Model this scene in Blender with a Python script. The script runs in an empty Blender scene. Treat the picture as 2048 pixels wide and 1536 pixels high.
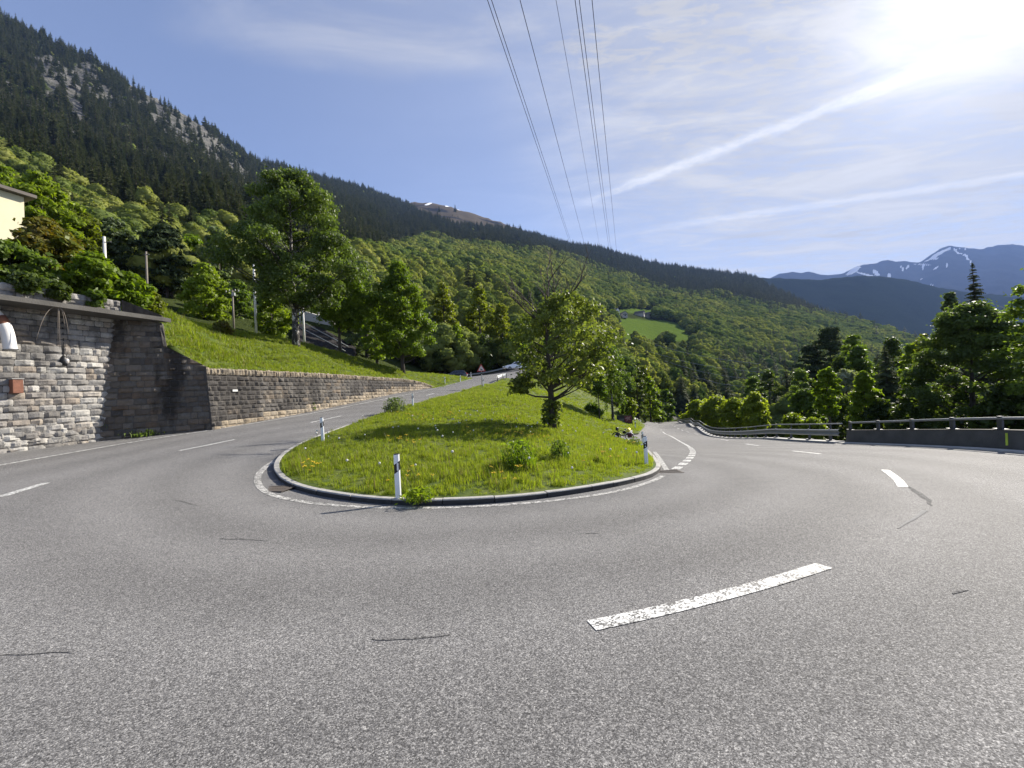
import bpy, bmesh, math, random
import numpy as np
from mathutils import Vector, Matrix, noise as mnoise
from mathutils.geometry import delaunay_2d_cdt

random.seed(7)
RNG = np.random.default_rng(7)
R = math.radians
SC = bpy.context.scene
COL = SC.collection

# ------------------------------------------------------------------ camera
F_PX, W_PX, H_PX = 770.0, 2048.0, 1536.0
PITCH, ROLL, CAM_Z = R(1.0), R(3.0), 1.6
cr, sr, cp, sp = math.cos(ROLL), math.sin(ROLL), math.cos(PITCH), math.sin(PITCH)
cam_d = bpy.data.cameras.new('camera')
cam = bpy.data.objects.new('camera', cam_d)
COL.objects.link(cam)
Rv, Uv, Fv = Vector((1, 0, 0)), Vector((0, -sp, cp)), Vector((0, cp, sp))
cx_, cy_ = Rv * cr - Uv * sr, Rv * sr + Uv * cr
M3 = Matrix((cx_, cy_, -Fv)).transposed()
cam.matrix_world = Matrix.Translation((0, 0, CAM_Z)) @ M3.to_4x4()
cam_d.sensor_width = 36.0
cam_d.lens = F_PX / W_PX * 36.0
cam_d.clip_start = 0.05
cam_d.clip_end = 40000
SC.camera = cam


def ray(px, py):
    """direction of sight (y about 1) through a point of the photograph, used to survey the place"""
    u, v = (px - 1024.0) / F_PX, (768.0 - py) / F_PX
    a, b = u * cr + v * sr, -u * sr + v * cr
    return (a, cp - b * sp, sp + b * cp)


def at(px, py, d):
    x, y, z = ray(px, py)
    k = d / y
    return Vector((x * k, d, CAM_Z + z * k))


# ------------------------------------------------------------------ helpers
def tag(o, label=None, cat=None, group=None, kind=None):
    if label: o['label'] = label
    if cat: o['category'] = cat
    if group: o['group'] = group
    if kind: o['kind'] = kind
    return o


def link(o, parent=None):
    COL.objects.link(o)
    if parent is not None:
        o.parent = parent
    return o


def empty(name, loc, rz=0.0, label=None, cat=None, group=None):
    o = bpy.data.objects.new(name, None)
    o.empty_display_size = 0.3
    o.location = loc
    o.rotation_euler = (0, 0, rz)
    link(o)
    return tag(o, label, cat, group)


def np_mesh(name, V, F, mats, mi=None, smooth=False, tint=None, uv=None):
    """mesh from arrays: V (n,3), F (m,k)"""
    V = np.asarray(V, np.float32); F = np.asarray(F, np.int32)
    me = bpy.data.meshes.new(name)
    m, k = F.shape
    me.vertices.add(len(V)); me.vertices.foreach_set('co', V.ravel())
    me.loops.add(m * k); me.loops.foreach_set('vertex_index', F.ravel())
    me.polygons.add(m)
    me.polygons.foreach_set('loop_start', np.arange(0, m * k, k, dtype=np.int32))
    for mt in (mats if isinstance(mats, (list, tuple)) else [mats]):
        me.materials.append(mt)
    if mi is not None:
        me.polygons.foreach_set('material_index', np.asarray(mi, np.int32))
    if smooth:
        me.polygons.foreach_set('use_smooth', np.ones(m, bool))
    if tint is not None:
        at_ = me.attributes.new('tint', 'FLOAT', 'POINT')
        at_.data.foreach_set('value', np.asarray(tint, np.float32))
    me.update(calc_edges=True)
    me.validate()
    return me


class MB:
    """collects simple shapes and turns them into ONE mesh object"""
    def __init__(s):
        s.v, s.f, s.m, s.t, s.sm = [], [], [], [], []

    def add(s, vs, fs, mi=0, tint=0.5, smooth=False):
        n = len(s.v)
        s.v += [tuple(p) for p in vs]
        s.t += [tint] * len(vs)
        for f in fs:
            s.f.append(tuple(i + n for i in f)); s.m.append(mi); s.sm.append(smooth)
        return s

    def box(s, c, size, rot=None, mi=0, tint=0.5, bev=0.0):
        bm = bmesh.new()
        bmesh.ops.create_cube(bm, size=1.0)
        bmesh.ops.scale(bm, vec=size, verts=bm.verts)
        if bev > 0:
            bmesh.ops.bevel(bm, geom=list(bm.edges), offset=bev, segments=2, affect='EDGES', profile=0.5)
        M = Matrix.Translation(c) @ (rot.to_4x4() if rot is not None else Matrix.Identity(4))
        bm.verts.index_update()
        s.add([M @ v.co for v in bm.verts], [[v.index for v in f.verts] for f in bm.faces], mi, tint)
        bm.free()
        return s

    def tube(s, pts, rad, n=8, mi=0, tint=0.5, caps=True, smooth=True):
        pts = [Vector(p) for p in pts]
        rads = rad if isinstance(rad, (list, tuple)) else [rad] * len(pts)
        vs, fs = [], []
        up = None
        for i, p in enumerate(pts):
            d = (pts[min(i + 1, len(pts) - 1)] - pts[max(i - 1, 0)])
            if d.length < 1e-9: d = Vector((0, 0, 1))
            d.normalize()
            if up is None:
                up = Vector((1, 0, 0)) if abs(d.x) < 0.8 else Vector((0, 1, 0))
            a = (up - d * up.dot(d)).normalized(); b = d.cross(a); up = a
            for j in range(n):
                th = 2 * math.pi * j / n
                vs.append(p + (a * math.cos(th) + b * math.sin(th)) * rads[i])
        for i in range(len(pts) - 1):
            for j in range(n):
                k = (j + 1) % n
                fs.append((i * n + j, i * n + k, (i + 1) * n + k, (i + 1) * n + j))
        if caps:
            fs.append(tuple(reversed(range(n))))
            fs.append(tuple((len(pts) - 1) * n + j for j in range(n)))
        return s.add(vs, fs, mi, tint, smooth)

    def sweep(s, path, prof, mi=0, tint=0.5, closed_prof=True, smooth=False):
        """sweep a 2-D profile (across, up) along a path of (point, across-dir)"""
        vs, fs = [], []
        n = len(prof)
        for p, a in path:
            for (q, h) in prof:
                vs.append(Vector(p) + Vector(a) * q + Vector((0, 0, h)))
        rng = range(n) if closed_prof else range(n - 1)
        for i in range(len(path) - 1):
            for j in rng:
                k = (j + 1) % n
                fs.append((i * n + j, (i + 1) * n + j, (i + 1) * n + k, i * n + k))
        if closed_prof:
            fs.append(tuple(range(n)))
            fs.append(tuple((len(path) - 1) * n + j for j in reversed(range(n))))
        return s.add(vs, fs, mi, tint, smooth)

    def prism(s, poly, c, rot, thick, mi=0, tint=0.5):
        """flat polygon (x,z) with thickness along local y"""
        n = len(poly)
        M = Matrix.Translation(c) @ rot.to_4x4()
        vs = [M @ Vector((x, -thick / 2, z)) for x, z in poly] + [M @ Vector((x, thick / 2, z)) for x, z in poly]
        fs = [tuple(range(n)), tuple(reversed(range(n, 2 * n)))]
        for j in range(n):
            k = (j + 1) % n
            fs.append((k, j, n + j, n + k))
        return s.add(vs, fs, mi, tint)

    def ball(s, c, r, seg=10, rings=6, mi=0, tint=0.5, scale=(1, 1, 1)):
        vs, fs = [], []
        for i in range(rings + 1):
            ph = math.pi * i / rings
            for j in range(seg):
                th = 2 * math.pi * j / seg
                vs.append((c[0] + r * scale[0] * math.sin(ph) * math.cos(th), c[1] + r * scale[1] * math.sin(ph) * math.sin(th), c[2] + r * scale[2] * math.cos(ph)))
        for i in range(rings):
            for j in range(seg):
                k = (j + 1) % seg
                fs.append((i * seg + j, (i + 1) * seg + j, (i + 1) * seg + k, i * seg + k))
        return s.add(vs, fs, mi, tint, True)

    def build(s, name, mats, parent=None):
        me = bpy.data.meshes.new(name)
        me.from_pydata(s.v, [], s.f)
        for mt in (mats if isinstance(mats, (list, tuple)) else [mats]):
            me.materials.append(mt)
        me.polygons.foreach_set('material_index', s.m)
        me.polygons.foreach_set('use_smooth', s.sm)
        a = me.attributes.new('tint', 'FLOAT', 'POINT'); a.data.foreach_set('value', np.asarray(s.t, np.float32))
        me.update()
        o = bpy.data.objects.new(name, me)
        link(o, parent)
        return o


def copy_tree(o, parent=None):
    c = o.copy(); COL.objects.link(c)
    if parent is not None: c.parent = parent
    for ch in list(o.children):
        copy_tree(ch, c)
    return c


# ------------------------------------------------------------------ node materials
class NT:
    def __init__(s, nt): s.nt = nt
    def n(s, typ, **kw):
        nd = s.nt.nodes.new(typ)
        for k, v in kw.items():
            if k == 'inp':
                for kk, vv in v.items():
                    if isinstance(vv, bpy.types.NodeSocket): s.nt.links.new(vv, nd.inputs[kk])
                    else: nd.inputs[kk].default_value = vv
            else: setattr(nd, k, v)
        return nd
    def math(s, op, a, b=0.0, c=0.0, clamp=False):
        nd = s.n('ShaderNodeMath', operation=op, use_clamp=clamp, inp={0: a, 1: b, 2: c}); return nd.outputs[0]
    def vmath(s, op, a, b=(0, 0, 0)):
        nd = s.n('ShaderNodeVectorMath', operation=op, inp={0: a, 1: b}); return nd
    def mix(s, fac, a, b, blend='MIX'):
        nd = s.n('ShaderNodeMix', data_type='RGBA', blend_type=blend, clamp_factor=True, inp={0: fac, 6: a, 7: b}); return nd.outputs[2]
    def ramp(s, fac, stops):
        nd = s.n('ShaderNodeValToRGB', inp={0: fac})
        el = nd.color_ramp.elements
        while len(el) < len(stops): el.new(0.5)
        for e, (p, c) in zip(el, stops):
            e.position = p; e.color = c if len(c) == 4 else (*c, 1)
        return nd.outputs[0]
    def smooth(s, x, a, b):
        nd = s.n('ShaderNodeMapRange', interpolation_type='SMOOTHSTEP', inp={0: x, 1: a, 2: b, 3: 0.0, 4: 1.0}); return nd.outputs[0]
    def noise(s, vec, scale, detail=3.0, rough=0.55, dim='3D', dist=0.0):
        nd = s.n('ShaderNodeTexNoise', noise_dimensions=dim, inp={'Vector': vec, 'Scale': scale, 'Detail': detail, 'Roughness': rough, 'Distortion': dist}); return nd.outputs[0]
    def voro(s, vec, scale, feat='F1', out='Color', rnd=1.0):
        nd = s.n('ShaderNodeTexVoronoi', feature=feat, inp={'Vector': vec, 'Scale': scale, 'Randomness': rnd}); return nd.outputs[out]


def c4(c): return (*c, 1.0) if len(c) == 3 else c


def new_mat(name):
    m = bpy.data.materials.new(name); m.use_nodes = True
    nt = m.node_tree; nt.nodes.clear()
    k = NT(nt)
    out = k.n('ShaderNodeOutputMaterial')
    return m, k, out


def pbr(name, col, rough=0.6, metal=0.0, spec=0.4, var=0.15, vscale=3.0, bump=0.0, bscale=40.0, coat=0.0):
    """plain procedural surface with a little tone variation"""
    m, k, out = new_mat(name)
    co = k.n('ShaderNodeTexCoord').outputs['Object']
    nz = k.noise(co, vscale, 4.0)
    dark = tuple(x * (1 - var) for x in col); lite = tuple(min(1, x * (1 + var)) for x in col)
    c = k.mix(nz, c4(dark), c4(lite))
    b = k.n('ShaderNodeBsdfPrincipled', inp={'Base Color': c, 'Roughness': rough, 'Metallic': metal, 'Specular IOR Level': spec, 'Coat Weight': coat})
    if bump > 0:
        bp = k.n('ShaderNodeBump', inp={'Strength': bump, 'Distance': 0.02, 'Height': k.noise(co, bscale, 3.0)})
        k.nt.links.new(bp.outputs[0], b.inputs['Normal'])
    k.nt.links.new(b.outputs[0], out.inputs[0])
    return m


def leaf_mat(name, ca, cb, trans=0.4, tcol=None, rough=0.5, spec=0.3, objw=0.6):
    m, k, out = new_mat(name)
    tint = k.n('ShaderNodeAttribute', attribute_name='tint').outputs['Fac']
    rnd = k.n('ShaderNodeObjectInfo').outputs['Random']
    f = k.math('ADD', k.math('MULTIPLY', tint, 1 - objw), k.math('MULTIPLY', rnd, objw))
    c = k.mix(f, c4(ca), c4(cb))
    val = k.math('ADD', 0.78, k.math('MULTIPLY', tint, 0.44))
    hs = k.n('ShaderNodeHueSaturation', inp={'Value': val, 'Color': c}).outputs[0]
    b = k.n('ShaderNodeBsdfPrincipled', inp={'Base Color': hs, 'Roughness': rough, 'Specular IOR Level': spec})
    tc = k.mix(1.0, hs, c4(tcol or (1.6, 1.7, 0.6)), 'MULTIPLY')
    t = k.n('ShaderNodeBsdfTranslucent', inp={'Color': tc})
    mx = k.n('ShaderNodeMixShader', inp={0: trans, 1: b.outputs[0], 2: t.outputs[0]})
    k.nt.links.new(mx.outputs[0], out.inputs[0])
    return m


# ------------------------------------------------------------------ smooth surfaces through surveyed points
class TPS:
    def __init__(s, pts, lam=0.0):
        P = np.array(pts, float); s.X = P[:, :2]; z = P[:, 2]; n = len(P)
        K = s.phi(np.linalg.norm(s.X[:, None] - s.X[None], axis=2)) + lam * np.eye(n)
        A = np.zeros((n + 3, n + 3)); A[:n, :n] = K; A[:n, n] = 1; A[:n, n + 1:] = s.X
        A[n, :n] = 1; A[n + 1:, :n] = s.X.T
        s.w = np.linalg.solve(A, np.concatenate([z, np.zeros(3)]))
    @staticmethod
    def phi(r): return np.where(r > 1e-9, r * r * np.log(np.maximum(r, 1e-9)), 0.0)
    def __call__(s, x, y):
        q = np.stack([np.asarray(x, float).ravel(), np.asarray(y, float).ravel()], 1)
        K = s.phi(np.linalg.norm(q[:, None] - s.X[None], axis=2))
        n = len(s.X)
        r = K @ s.w[:n] + s.w[n] + q @ s.w[n + 1:]
        return r.reshape(np.shape(x)) if np.shape(x) else float(r[0])


def hit(px, py, surf, t0=1.5, t1=220.0):
    """first point where the line of sight meets a surface"""
    dx, dy, dz = ray(px, py)
    t = t0 * np.exp(np.linspace(0, math.log(t1 / t0), 700))
    g = CAM_Z + dz * t - surf(dx * t, dy * t)
    i = np.where(g <= 0)[0]
    if len(i) == 0 or i[0] == 0:
        tt = t[np.argmin(np.abs(g))]
    else:
        i = i[0]; a, b = t[i - 1], t[i]; tt = a + (b - a) * g[i - 1] / (g[i - 1] - g[i])
    return Vector((dx * tt, dy * tt, float(surf(dx * tt, dy * tt))))


def inside(poly, x, y):
    P = np.asarray(poly, float)[:, :2]; x = np.asarray(x); y = np.asarray(y)
    r = np.zeros(x.shape, bool); n = len(P)
    for i in range(n):
        x1, y1 = P[i]; x2, y2 = P[(i + 1) % n]
        c = ((y1 > y) != (y2 > y)) & (x < (x2 - x1) * (y - y1) / (y2 - y1 + 1e-12) + x1)
        r ^= c
    return r


def resample(pts, step):
    pts = [Vector(p) for p in pts]; out = [pts[0]]
    for a, b in zip(pts, pts[1:]):
        n = max(1, int(round((b - a).length / step)))
        for i in range(1, n + 1): out.append(a.lerp(b, i / n))
    return out


def smooth_path(pts, it=2, closed=False):
    pts = [Vector(p) for p in pts]
    for _ in range(it):
        new = [pts[0]] if not closed else []
        n = len(pts)
        for i in range(n if closed else n - 1):
            a, b = pts[i], pts[(i + 1) % n]
            new += [a.lerp(b, .25), a.lerp(b, .75)]
        if not closed: new.append(pts[-1])
        pts = new
    return pts


def sheet(name, outline, zfun, step, mats, kind=None, skirt=0.0, smooth=True):
    """triangulated sheet over an XY outline, finer near the camera"""
    out = [Vector((p[0], p[1])) for p in outline]
    P = np.array([[p.x, p.y] for p in out])
    x0, y0 = P.min(0); x1, y1 = P.max(0)
    inn = []
    for st, lo, hi in ((step, 0, 26), (step * 2.2, 26, 60), (step * 5, 60, 1e9)):
        gx, gy = np.meshgrid(np.arange(x0, x1, st), np.arange(y0, y1, st))
        gx = gx.ravel() + RNG.uniform(-.2, .2, gx.size) * st; gy = gy.ravel() + RNG.uniform(-.2, .2, gy.size) * st
        d = np.hypot(gx, gy)
        ok = inside(P, gx, gy) & (d >= lo) & (d < hi)
        inn += list(zip(gx[ok], gy[ok]))
    verts = out + [Vector(p) for p in inn]
    n = len(out)
    r = delaunay_2d_cdt(verts, [(i, (i + 1) % n) for i in range(n)], [], 1, 1e-4)
    vx = np.array([[v.x, v.y] for v in r[0]])
    z = zfun(vx[:, 0], vx[:, 1])
    me = bpy.data.meshes.new(name)
    tri = [f if len(f) == 3 else f for f in r[2]]
    # upward faces
    tri2 = []
    for f in tri:
        a, b, c = vx[f[0]], vx[f[1]], vx[f[2]]
        cr_ = (b[0] - a[0]) * (c[1] - a[1]) - (b[1] - a[1]) * (c[0] - a[0])
        tri2.append(f if cr_ > 0 else list(reversed(f)))
    co_ = [(vx[i, 0], vx[i, 1], z[i]) for i in range(len(vx))]
    if skirt > 0:
        b0 = len(co_); co_ += [(co_[i][0], co_[i][1], co_[i][2] - skirt) for i in range(n)]
        tri2 += [(i, b0 + i, b0 + (i + 1) % n, (i + 1) % n) for i in range(n)]
    me.from_pydata(co_, [], tri2)
    for mt in (mats if isinstance(mats, (list, tuple)) else [mats]): me.materials.append(mt)
    me.polygons.foreach_set('use_smooth', [smooth] * len(me.polygons))
    me.update()
    o = bpy.data.objects.new(name, me); link(o)
    if kind: o['kind'] = kind
    return o
HAZE, EXPO = 4.4e-5, 1.27
# ------------------------------------------------------------------ the road surface (surveyed points)
ROADP = [(0, 0, 0), (0, -7, .38), (-12, -7, .6), (12, -6, -.1), (0.5, 2.98, -.24), (3.05, 3.9, -.33),
         (-2.4, 7.75, -.64), (4.65, 12.85, -1.24), (7.9, 24, -2.42), (-6.85, 11.2, -.42), (-7.7, 15.4, -.08),
         (-7.3, 28, .75), (-3.4, 44, 2.2), (-18.55, 13.87, .35), (-17.8, 16.25, .41), (-14.5, 18.5, .5), (-13, 27.6, 1.1),
         (-9.7, 48, 2.5), (-15.8, 11.8, .15), (-9.8, 7.3, .05), (-21, 6, .35), (-1.8, 60, 4.0), (-7, 59, 3.85), (-5, 72, 4.5),
         (-25, 70, 4.6), (15, 72, 4.2), (15.8, 12.65, -1.17), (17.1, 20, -2.0), (18.5, 28, -2.85), (28, 59, -5.45),
         (46.8, 110, -9.65), (36, 105, -8.96), (8.5, 32, -3.05), (16.6, 50, -4.38), (54, 130, -12.8), (42, 128, -12.5), (13, 4, -.62), (23.5, 70, -6.05), (31.3, 70, -6.15), (29, 85, -7.3), (37, 85, -7.45), (20.2, 60, -5.22), (41.5, 98, -8.55), (33, 98, -8.4)]
zroad = TPS(ROADP, 0.02)


def rp(px, py, lift=0.0):
    p = hit(px, py, zroad); p.z += lift; return p


WA, WB, WC, WE = Vector((-18.55, 13.87)), Vector((-17.8, 16.25)), Vector((-14.5, 18.5)), Vector((-9.7, 48.0))
WA2 = WA + (WA - WB).normalized() * 8.0                       # the tall wall runs on out of the picture
RAILP = [(6, -5), (11.5, 1.5), (14.6, 7), (15.8, 12.65), (17.1, 20), (18.5, 28), (22.4, 42.5), (28, 59), (36.5, 83), (46.8, 110), (54.5, 130)]
RAIL = smooth_path([Vector((x, y, 0)) for x, y in RAILP], 3)

# ------------------------------------------------------------------ materials of the setting
def asphalt_mat():
    m, k, out = new_mat('asphalt')
    co = k.n('ShaderNodeTexCoord').outputs['Object']
    v1 = k.n('ShaderNodeTexVoronoi', inp={'Vector': co, 'Scale': 165.0})
    v2 = k.n('ShaderNodeTexVoronoi', inp={'Vector': co, 'Scale': 92.0})
    g = k.n('ShaderNodeSeparateColor', inp={0: v1.outputs['Color']}).outputs[0]
    g2 = k.n('ShaderNodeSeparateColor', inp={0: v2.outputs['Color']}).outputs[0]
    gg = k.math('ADD', k.math('MULTIPLY', g, .7), k.math('MULTIPLY', g2, .3))
    base = k.ramp(gg, [(0.0, (.035, .035, .036)), (.36, (.095, .093, .093)), (.6, (.165, .162, .16)), (.84, (.29, .284, .275)), (1.0, (.46, .45, .43))])
    big = k.noise(co, .35, 5.0, .6)
    mid = k.noise(co, 2.2, 5.0, .6)
    w = k.math('ADD', .74, k.math('MULTIPLY', k.math('ADD', k.math('MULTIPLY', big, .65), k.math('MULTIPLY', mid, .35)), .52))
    # polished wheel tracks follow the curve of the bend
    sx = k.n('ShaderNodeSeparateXYZ', inp={0: co})
    rr = k.math('SQRT', k.math('ADD', k.math('POWER', k.math('SUBTRACT', sx.outputs[0], -1.5), 2.0), k.math('POWER', k.math('SUBTRACT', sx.outputs[1], 14.0), 2.0)))
    tr = k.math('SINE', k.math('ADD', k.math('MULTIPLY', rr, 3.4), k.math('MULTIPLY', big, 3.0)))
    w = k.math('MULTIPLY', w, k.math('ADD', 1.0, k.math('MULTIPLY', tr, .085)))
    col = k.mix(1.0, base, k.n('ShaderNodeCombineColor', inp={0: w, 1: w, 2: w}).outputs[0], 'MULTIPLY')
    hgt = k.math('SUBTRACT', 1.0, k.math('MULTIPLY', v1.outputs['Distance'], 1.0))
    bp = k.n('ShaderNodeBump', inp={'Strength': .42, 'Distance': .004, 'Height': hgt})
    b = k.n('ShaderNodeBsdfPrincipled', inp={'Base Color': col, 'Roughness': .78, 'Specular IOR Level': .12, 'Normal': bp.outputs[0]})
    k.nt.links.new(b.outputs[0], out.inputs[0])
    return m


def paint_mat(name='road_paint', wear=.45, col=(.78, .78, .76)):
    m, k, out = new_mat(name)
    co = k.n('ShaderNodeTexCoord').outputs['Object']
    v = k.n('ShaderNodeTexVoronoi', inp={'Vector': co, 'Scale': 70.0})
    cell = k.n('ShaderNodeSeparateColor', inp={0: v.outputs['Color']}).outputs[0]
    nz = k.noise(co, 9.0, 5.0, .65)
    s = k.math('ADD', k.math('MULTIPLY', cell, .35), k.math('MULTIPLY', nz, .9))
    f = k.smooth(s, wear - .08 + .12, wear + .12 + .12)
    c = k.mix(f, (.09, .088, .085, 1), c4(col))
    b = k.n('ShaderNodeBsdfPrincipled', inp={'Base Color': c, 'Roughness': .6})
    bp = k.n('ShaderNodeBump', inp={'Strength': .4, 'Distance': .004, 'Height': v.outputs['Distance']})
    k.nt.links.new(bp.outputs[0], b.inputs['Normal'])
    k.nt.links.new(b.outputs[0], out.inputs[0])
    return m


def soil_mat(name, a, b_, sc=1.2, bump=.5):
    m, k, out = new_mat(name)
    co = k.n('ShaderNodeTexCoord').outputs['Object']
    f = k.noise(co, sc, 6.0, .65)
    c = k.mix(k.smooth(f, .35, .65), c4(a), c4(b_))
    g = k.mix(k.noise(co, sc * 12, 3.0), (.7, .7, .7, 1), (1.25, 1.25, 1.25, 1))
    c = k.mix(1.0, c, g, 'MULTIPLY')
    b = k.n('ShaderNodeBsdfPrincipled', inp={'Base Color': c, 'Roughness': .9, 'Specular IOR Level': .15})
    bp = k.n('ShaderNodeBump', inp={'Strength': bump, 'Distance': .06, 'Height': k.noise(co, sc * 9, 4.0)})
    k.nt.links.new(bp.outputs[0], b.inputs['Normal'])
    k.nt.links.new(b.outputs[0], out.inputs[0])
    return m


M_ASPH = asphalt_mat()
M_PAINT = paint_mat('road_paint', .465, (.62, .62, .60))
M_PAINTF = paint_mat('faded_road_paint', .52, (.56, .55, .52))
M_TURF = soil_mat('turf', (.055, .085, .014), (.10, .12, .025), .8)
M_EARTH = soil_mat('bare_earth', (.15, .115, .07), (.26, .21, .13), 2.0)
M_CONC = pbr('concrete', (.34, .335, .31), .85, var=.3, vscale=2.5, bump=.4)
M_DCONC = pbr('weathered_concrete', (.085, .08, .072), .85, var=.55, vscale=1.6, bump=.5, bscale=25)
M_STEEL = pbr('galvanised_steel', (.26, .27, .27), .55, metal=.4, var=.2, vscale=4)
M_DSTEEL = pbr('dull_steel', (.07, .073, .078), .55, metal=.4, var=.25, vscale=4)
M_WHITE = pbr('white_plastic', (.8, .8, .79), .45, var=.06, vscale=6)
M_BLACK = pbr('black_plastic', (.012, .012, .013), .5, var=.2)
M_REFL = pbr('reflector', (.75, .76, .78), .2, metal=.3, var=.05)
M_KERBF = pbr('shaded_grimy_kerb_face', (.045, .043, .04), .9, var=.6, vscale=6)  # upright face: its shade is put into the near-black colour, along with grime
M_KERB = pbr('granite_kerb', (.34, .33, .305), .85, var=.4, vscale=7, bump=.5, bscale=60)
def crack_mat():
    m, k, out = new_mat('cracked_asphalt')
    co = k.n('ShaderNodeTexCoord').outputs['Object']
    f = k.smooth(k.noise(co, 38.0, 4.0, .7), .44, .56)
    g = k.noise(co, 120.0, 2.0)
    c = k.mix(f, (.055, .054, .054, 1), k.mix(g, (.08, .08, .08, 1), (.24, .235, .23, 1)))
    b = k.n('ShaderNodeBsdfPrincipled', inp={'Base Color': c, 'Roughness': .9, 'Specular IOR Level': .1})
    k.nt.links.new(b.outputs[0], out.inputs[0])
    return m


M_CRACK = crack_mat()
M_RUST = pbr('rusty_iron', (.20, .085, .052), .8, var=.45, vscale=9, bump=.4)
M_WOODG = pbr('grey_wood', (.17, .15, .13), .85, var=.3, vscale=8)
M_YELLOW = pbr('yellow_render', (.62, .575, .40), .9, var=.06, vscale=1.5)
M_ROOF = pbr('fibre_cement', (.12, .105, .09), .8, var=.25, vscale=3)

# ------------------------------------------------------------------ road
edge_l = [(-30, -14), (WA2.x, WA2.y), (WA.x - .1, WA.y), (WB.x, WB.y), (WC.x, WC.y), (-13.6, 24), (-11.6, 36), (WE.x, WE.y)]
vtip = [rp(890, 771.5), rp(916, 765), rp(944, 758)]
edge_l += [(p.x, p.y) for p in vtip] + [(-11, 66.5), (-34, 69), (-34, 80), (-8, 77.5), (4, 75.6), (5, 66), (1.5, 58.5), (-1, 50), (6, 44), (12, 49), (19.3, 61.5), (24.2, 72), (28.8, 85), (35.8, 106), (43, 131)]
rails_xy = [(p.x + .25, p.y) for p in RAIL]
edge_r = [p for p in reversed(rails_xy)] + [(0, -12), (-10, -15)]
road = sheet('road', edge_l + edge_r, zroad, .55, M_ASPH, 'structure')

LIFT = 0.006


def ribbon(name, pts, width, mat, lift=LIFT, offs=0.0, parent=None):
    """painted strip on the road: pts are 3-D points, width in metres"""
    pts = resample(pts, .35 if name != 'tar_seam' else .07)
    if name == 'tar_seam': pts = [p + Vector((mnoise.noise(p * 5.0), mnoise.noise(p * 5.0 + Vector((9, 0, 0))), 0)) * .035 for p in pts]
    vs, fs = [], []
    n = len(pts)
    for i, p in enumerate(pts):
        d = pts[min(i + 1, n - 1)] - pts[max(i - 1, 0)]
        a = Vector((-d.y, d.x, 0)).normalized()
        w = width if not callable(width) else width(i / (n - 1))
        for s in (-.5, .5):
            q = p + a * (s * w + offs); vs.append((q.x, q.y, float(zroad(q.x, q.y)) + lift + max(0.0, math.hypot(q.x, q.y) - 22) * .0009))
    for i in range(n - 1): fs.append((2 * i + 1, 2 * i, 2 * i + 2, 2 * i + 3))
    mb = MB(); mb.add(vs, fs)
    return mb.build(name, mat, parent or road)


def px_path(pix, it=2):
    return smooth_path([rp(x, y) for x, y in pix], it)


# lane dashes (each a strip of its own)
for a, b in (((1183, 1254), (1648, 1132)),):
    mid = (1430, 1204)
    ribbon('lane_dash', px_path([(1183, 1252), (1292, 1229), (1430, 1196), (1556, 1161.5), (1648, 1132)], 3), .155, M_PAINT)
ribbon('lane_dash', px_path([(1770, 940), (1787, 952), (1799, 963), (1806, 974)], 1), .16, M_PAINT)
for a, b in (((1585, 902), (1641, 908)), ((1490, 888), (1518, 891.5)), ((1441, 879.3), (1457, 881.6)), ((1411, 873.2), (1424, 875)), ((1389, 868.3), (1396, 870)),
             ((1373, 863.8), (1378, 865.2)), ((1363, 860.5), (1366.5, 861.8)), ((1355, 857), (1358, 858.2)), ((1348.5, 853.5), (1351, 854.6)), ((1343, 850.4), (1345, 851.4)),
             ((0, 994), (92, 966)), ((358, 901.5), (470, 879)), ((622, 845), (682, 832)), ((852, 791.5), (868, 787))):
    ribbon('lane_dash', [rp(*a), rp(*b)], .15, M_PAINT)
# left edge line along the walls
ribbon('edge_line', px_path([(-60, 941), (0, 930), (120, 909), (280, 881), (430, 859.5), (560, 838), (700, 812), (800, 792), (868, 778.5), (890, 772.5), (916, 765.8), (944, 758.6)], 2), .13, M_PAINT)
# worn inner edge line round the island
ribbon('edge_line', px_path([(700, 853), (640, 878), (590, 899), (545, 923), (518, 944), (513, 965), (530, 985), (570, 998), (640, 1009), (740, 1015), (880, 1016), (1000, 1011), (1120, 1001), (1230, 985), (1300, 965), (1326, 952)], 2), .16, M_PAINTF)
# line round the lay-by: solid, then a row of blocks
ribbon('lay_by_line', px_path([(1310, 843.8), (1314, 850), (1322, 860), (1336, 870.5), (1356, 881), (1372, 889), (1380, 895)], 2), .17, M_PAINT)
blk = px_path([(1380, 895), (1385, 900), (1386, 905), (1384, 911), (1378, 918), (1369, 926), (1358, 934), (1346, 941.5)], 2)
blk = resample(blk, .1)
L_ = len(blk)
for i in range(0, 12):
    a, b = int(L_ * (i / 12)), int(L_ * (i / 12 + .045))
    if b < L_: ribbon('line_block', [blk[a], blk[min(b + 1, L_ - 1)]], .28, M_PAINT)
ribbon('gutter_line', [rp(1309, 904), rp(1334, 941)], .17, M_PAINTF)
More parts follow.
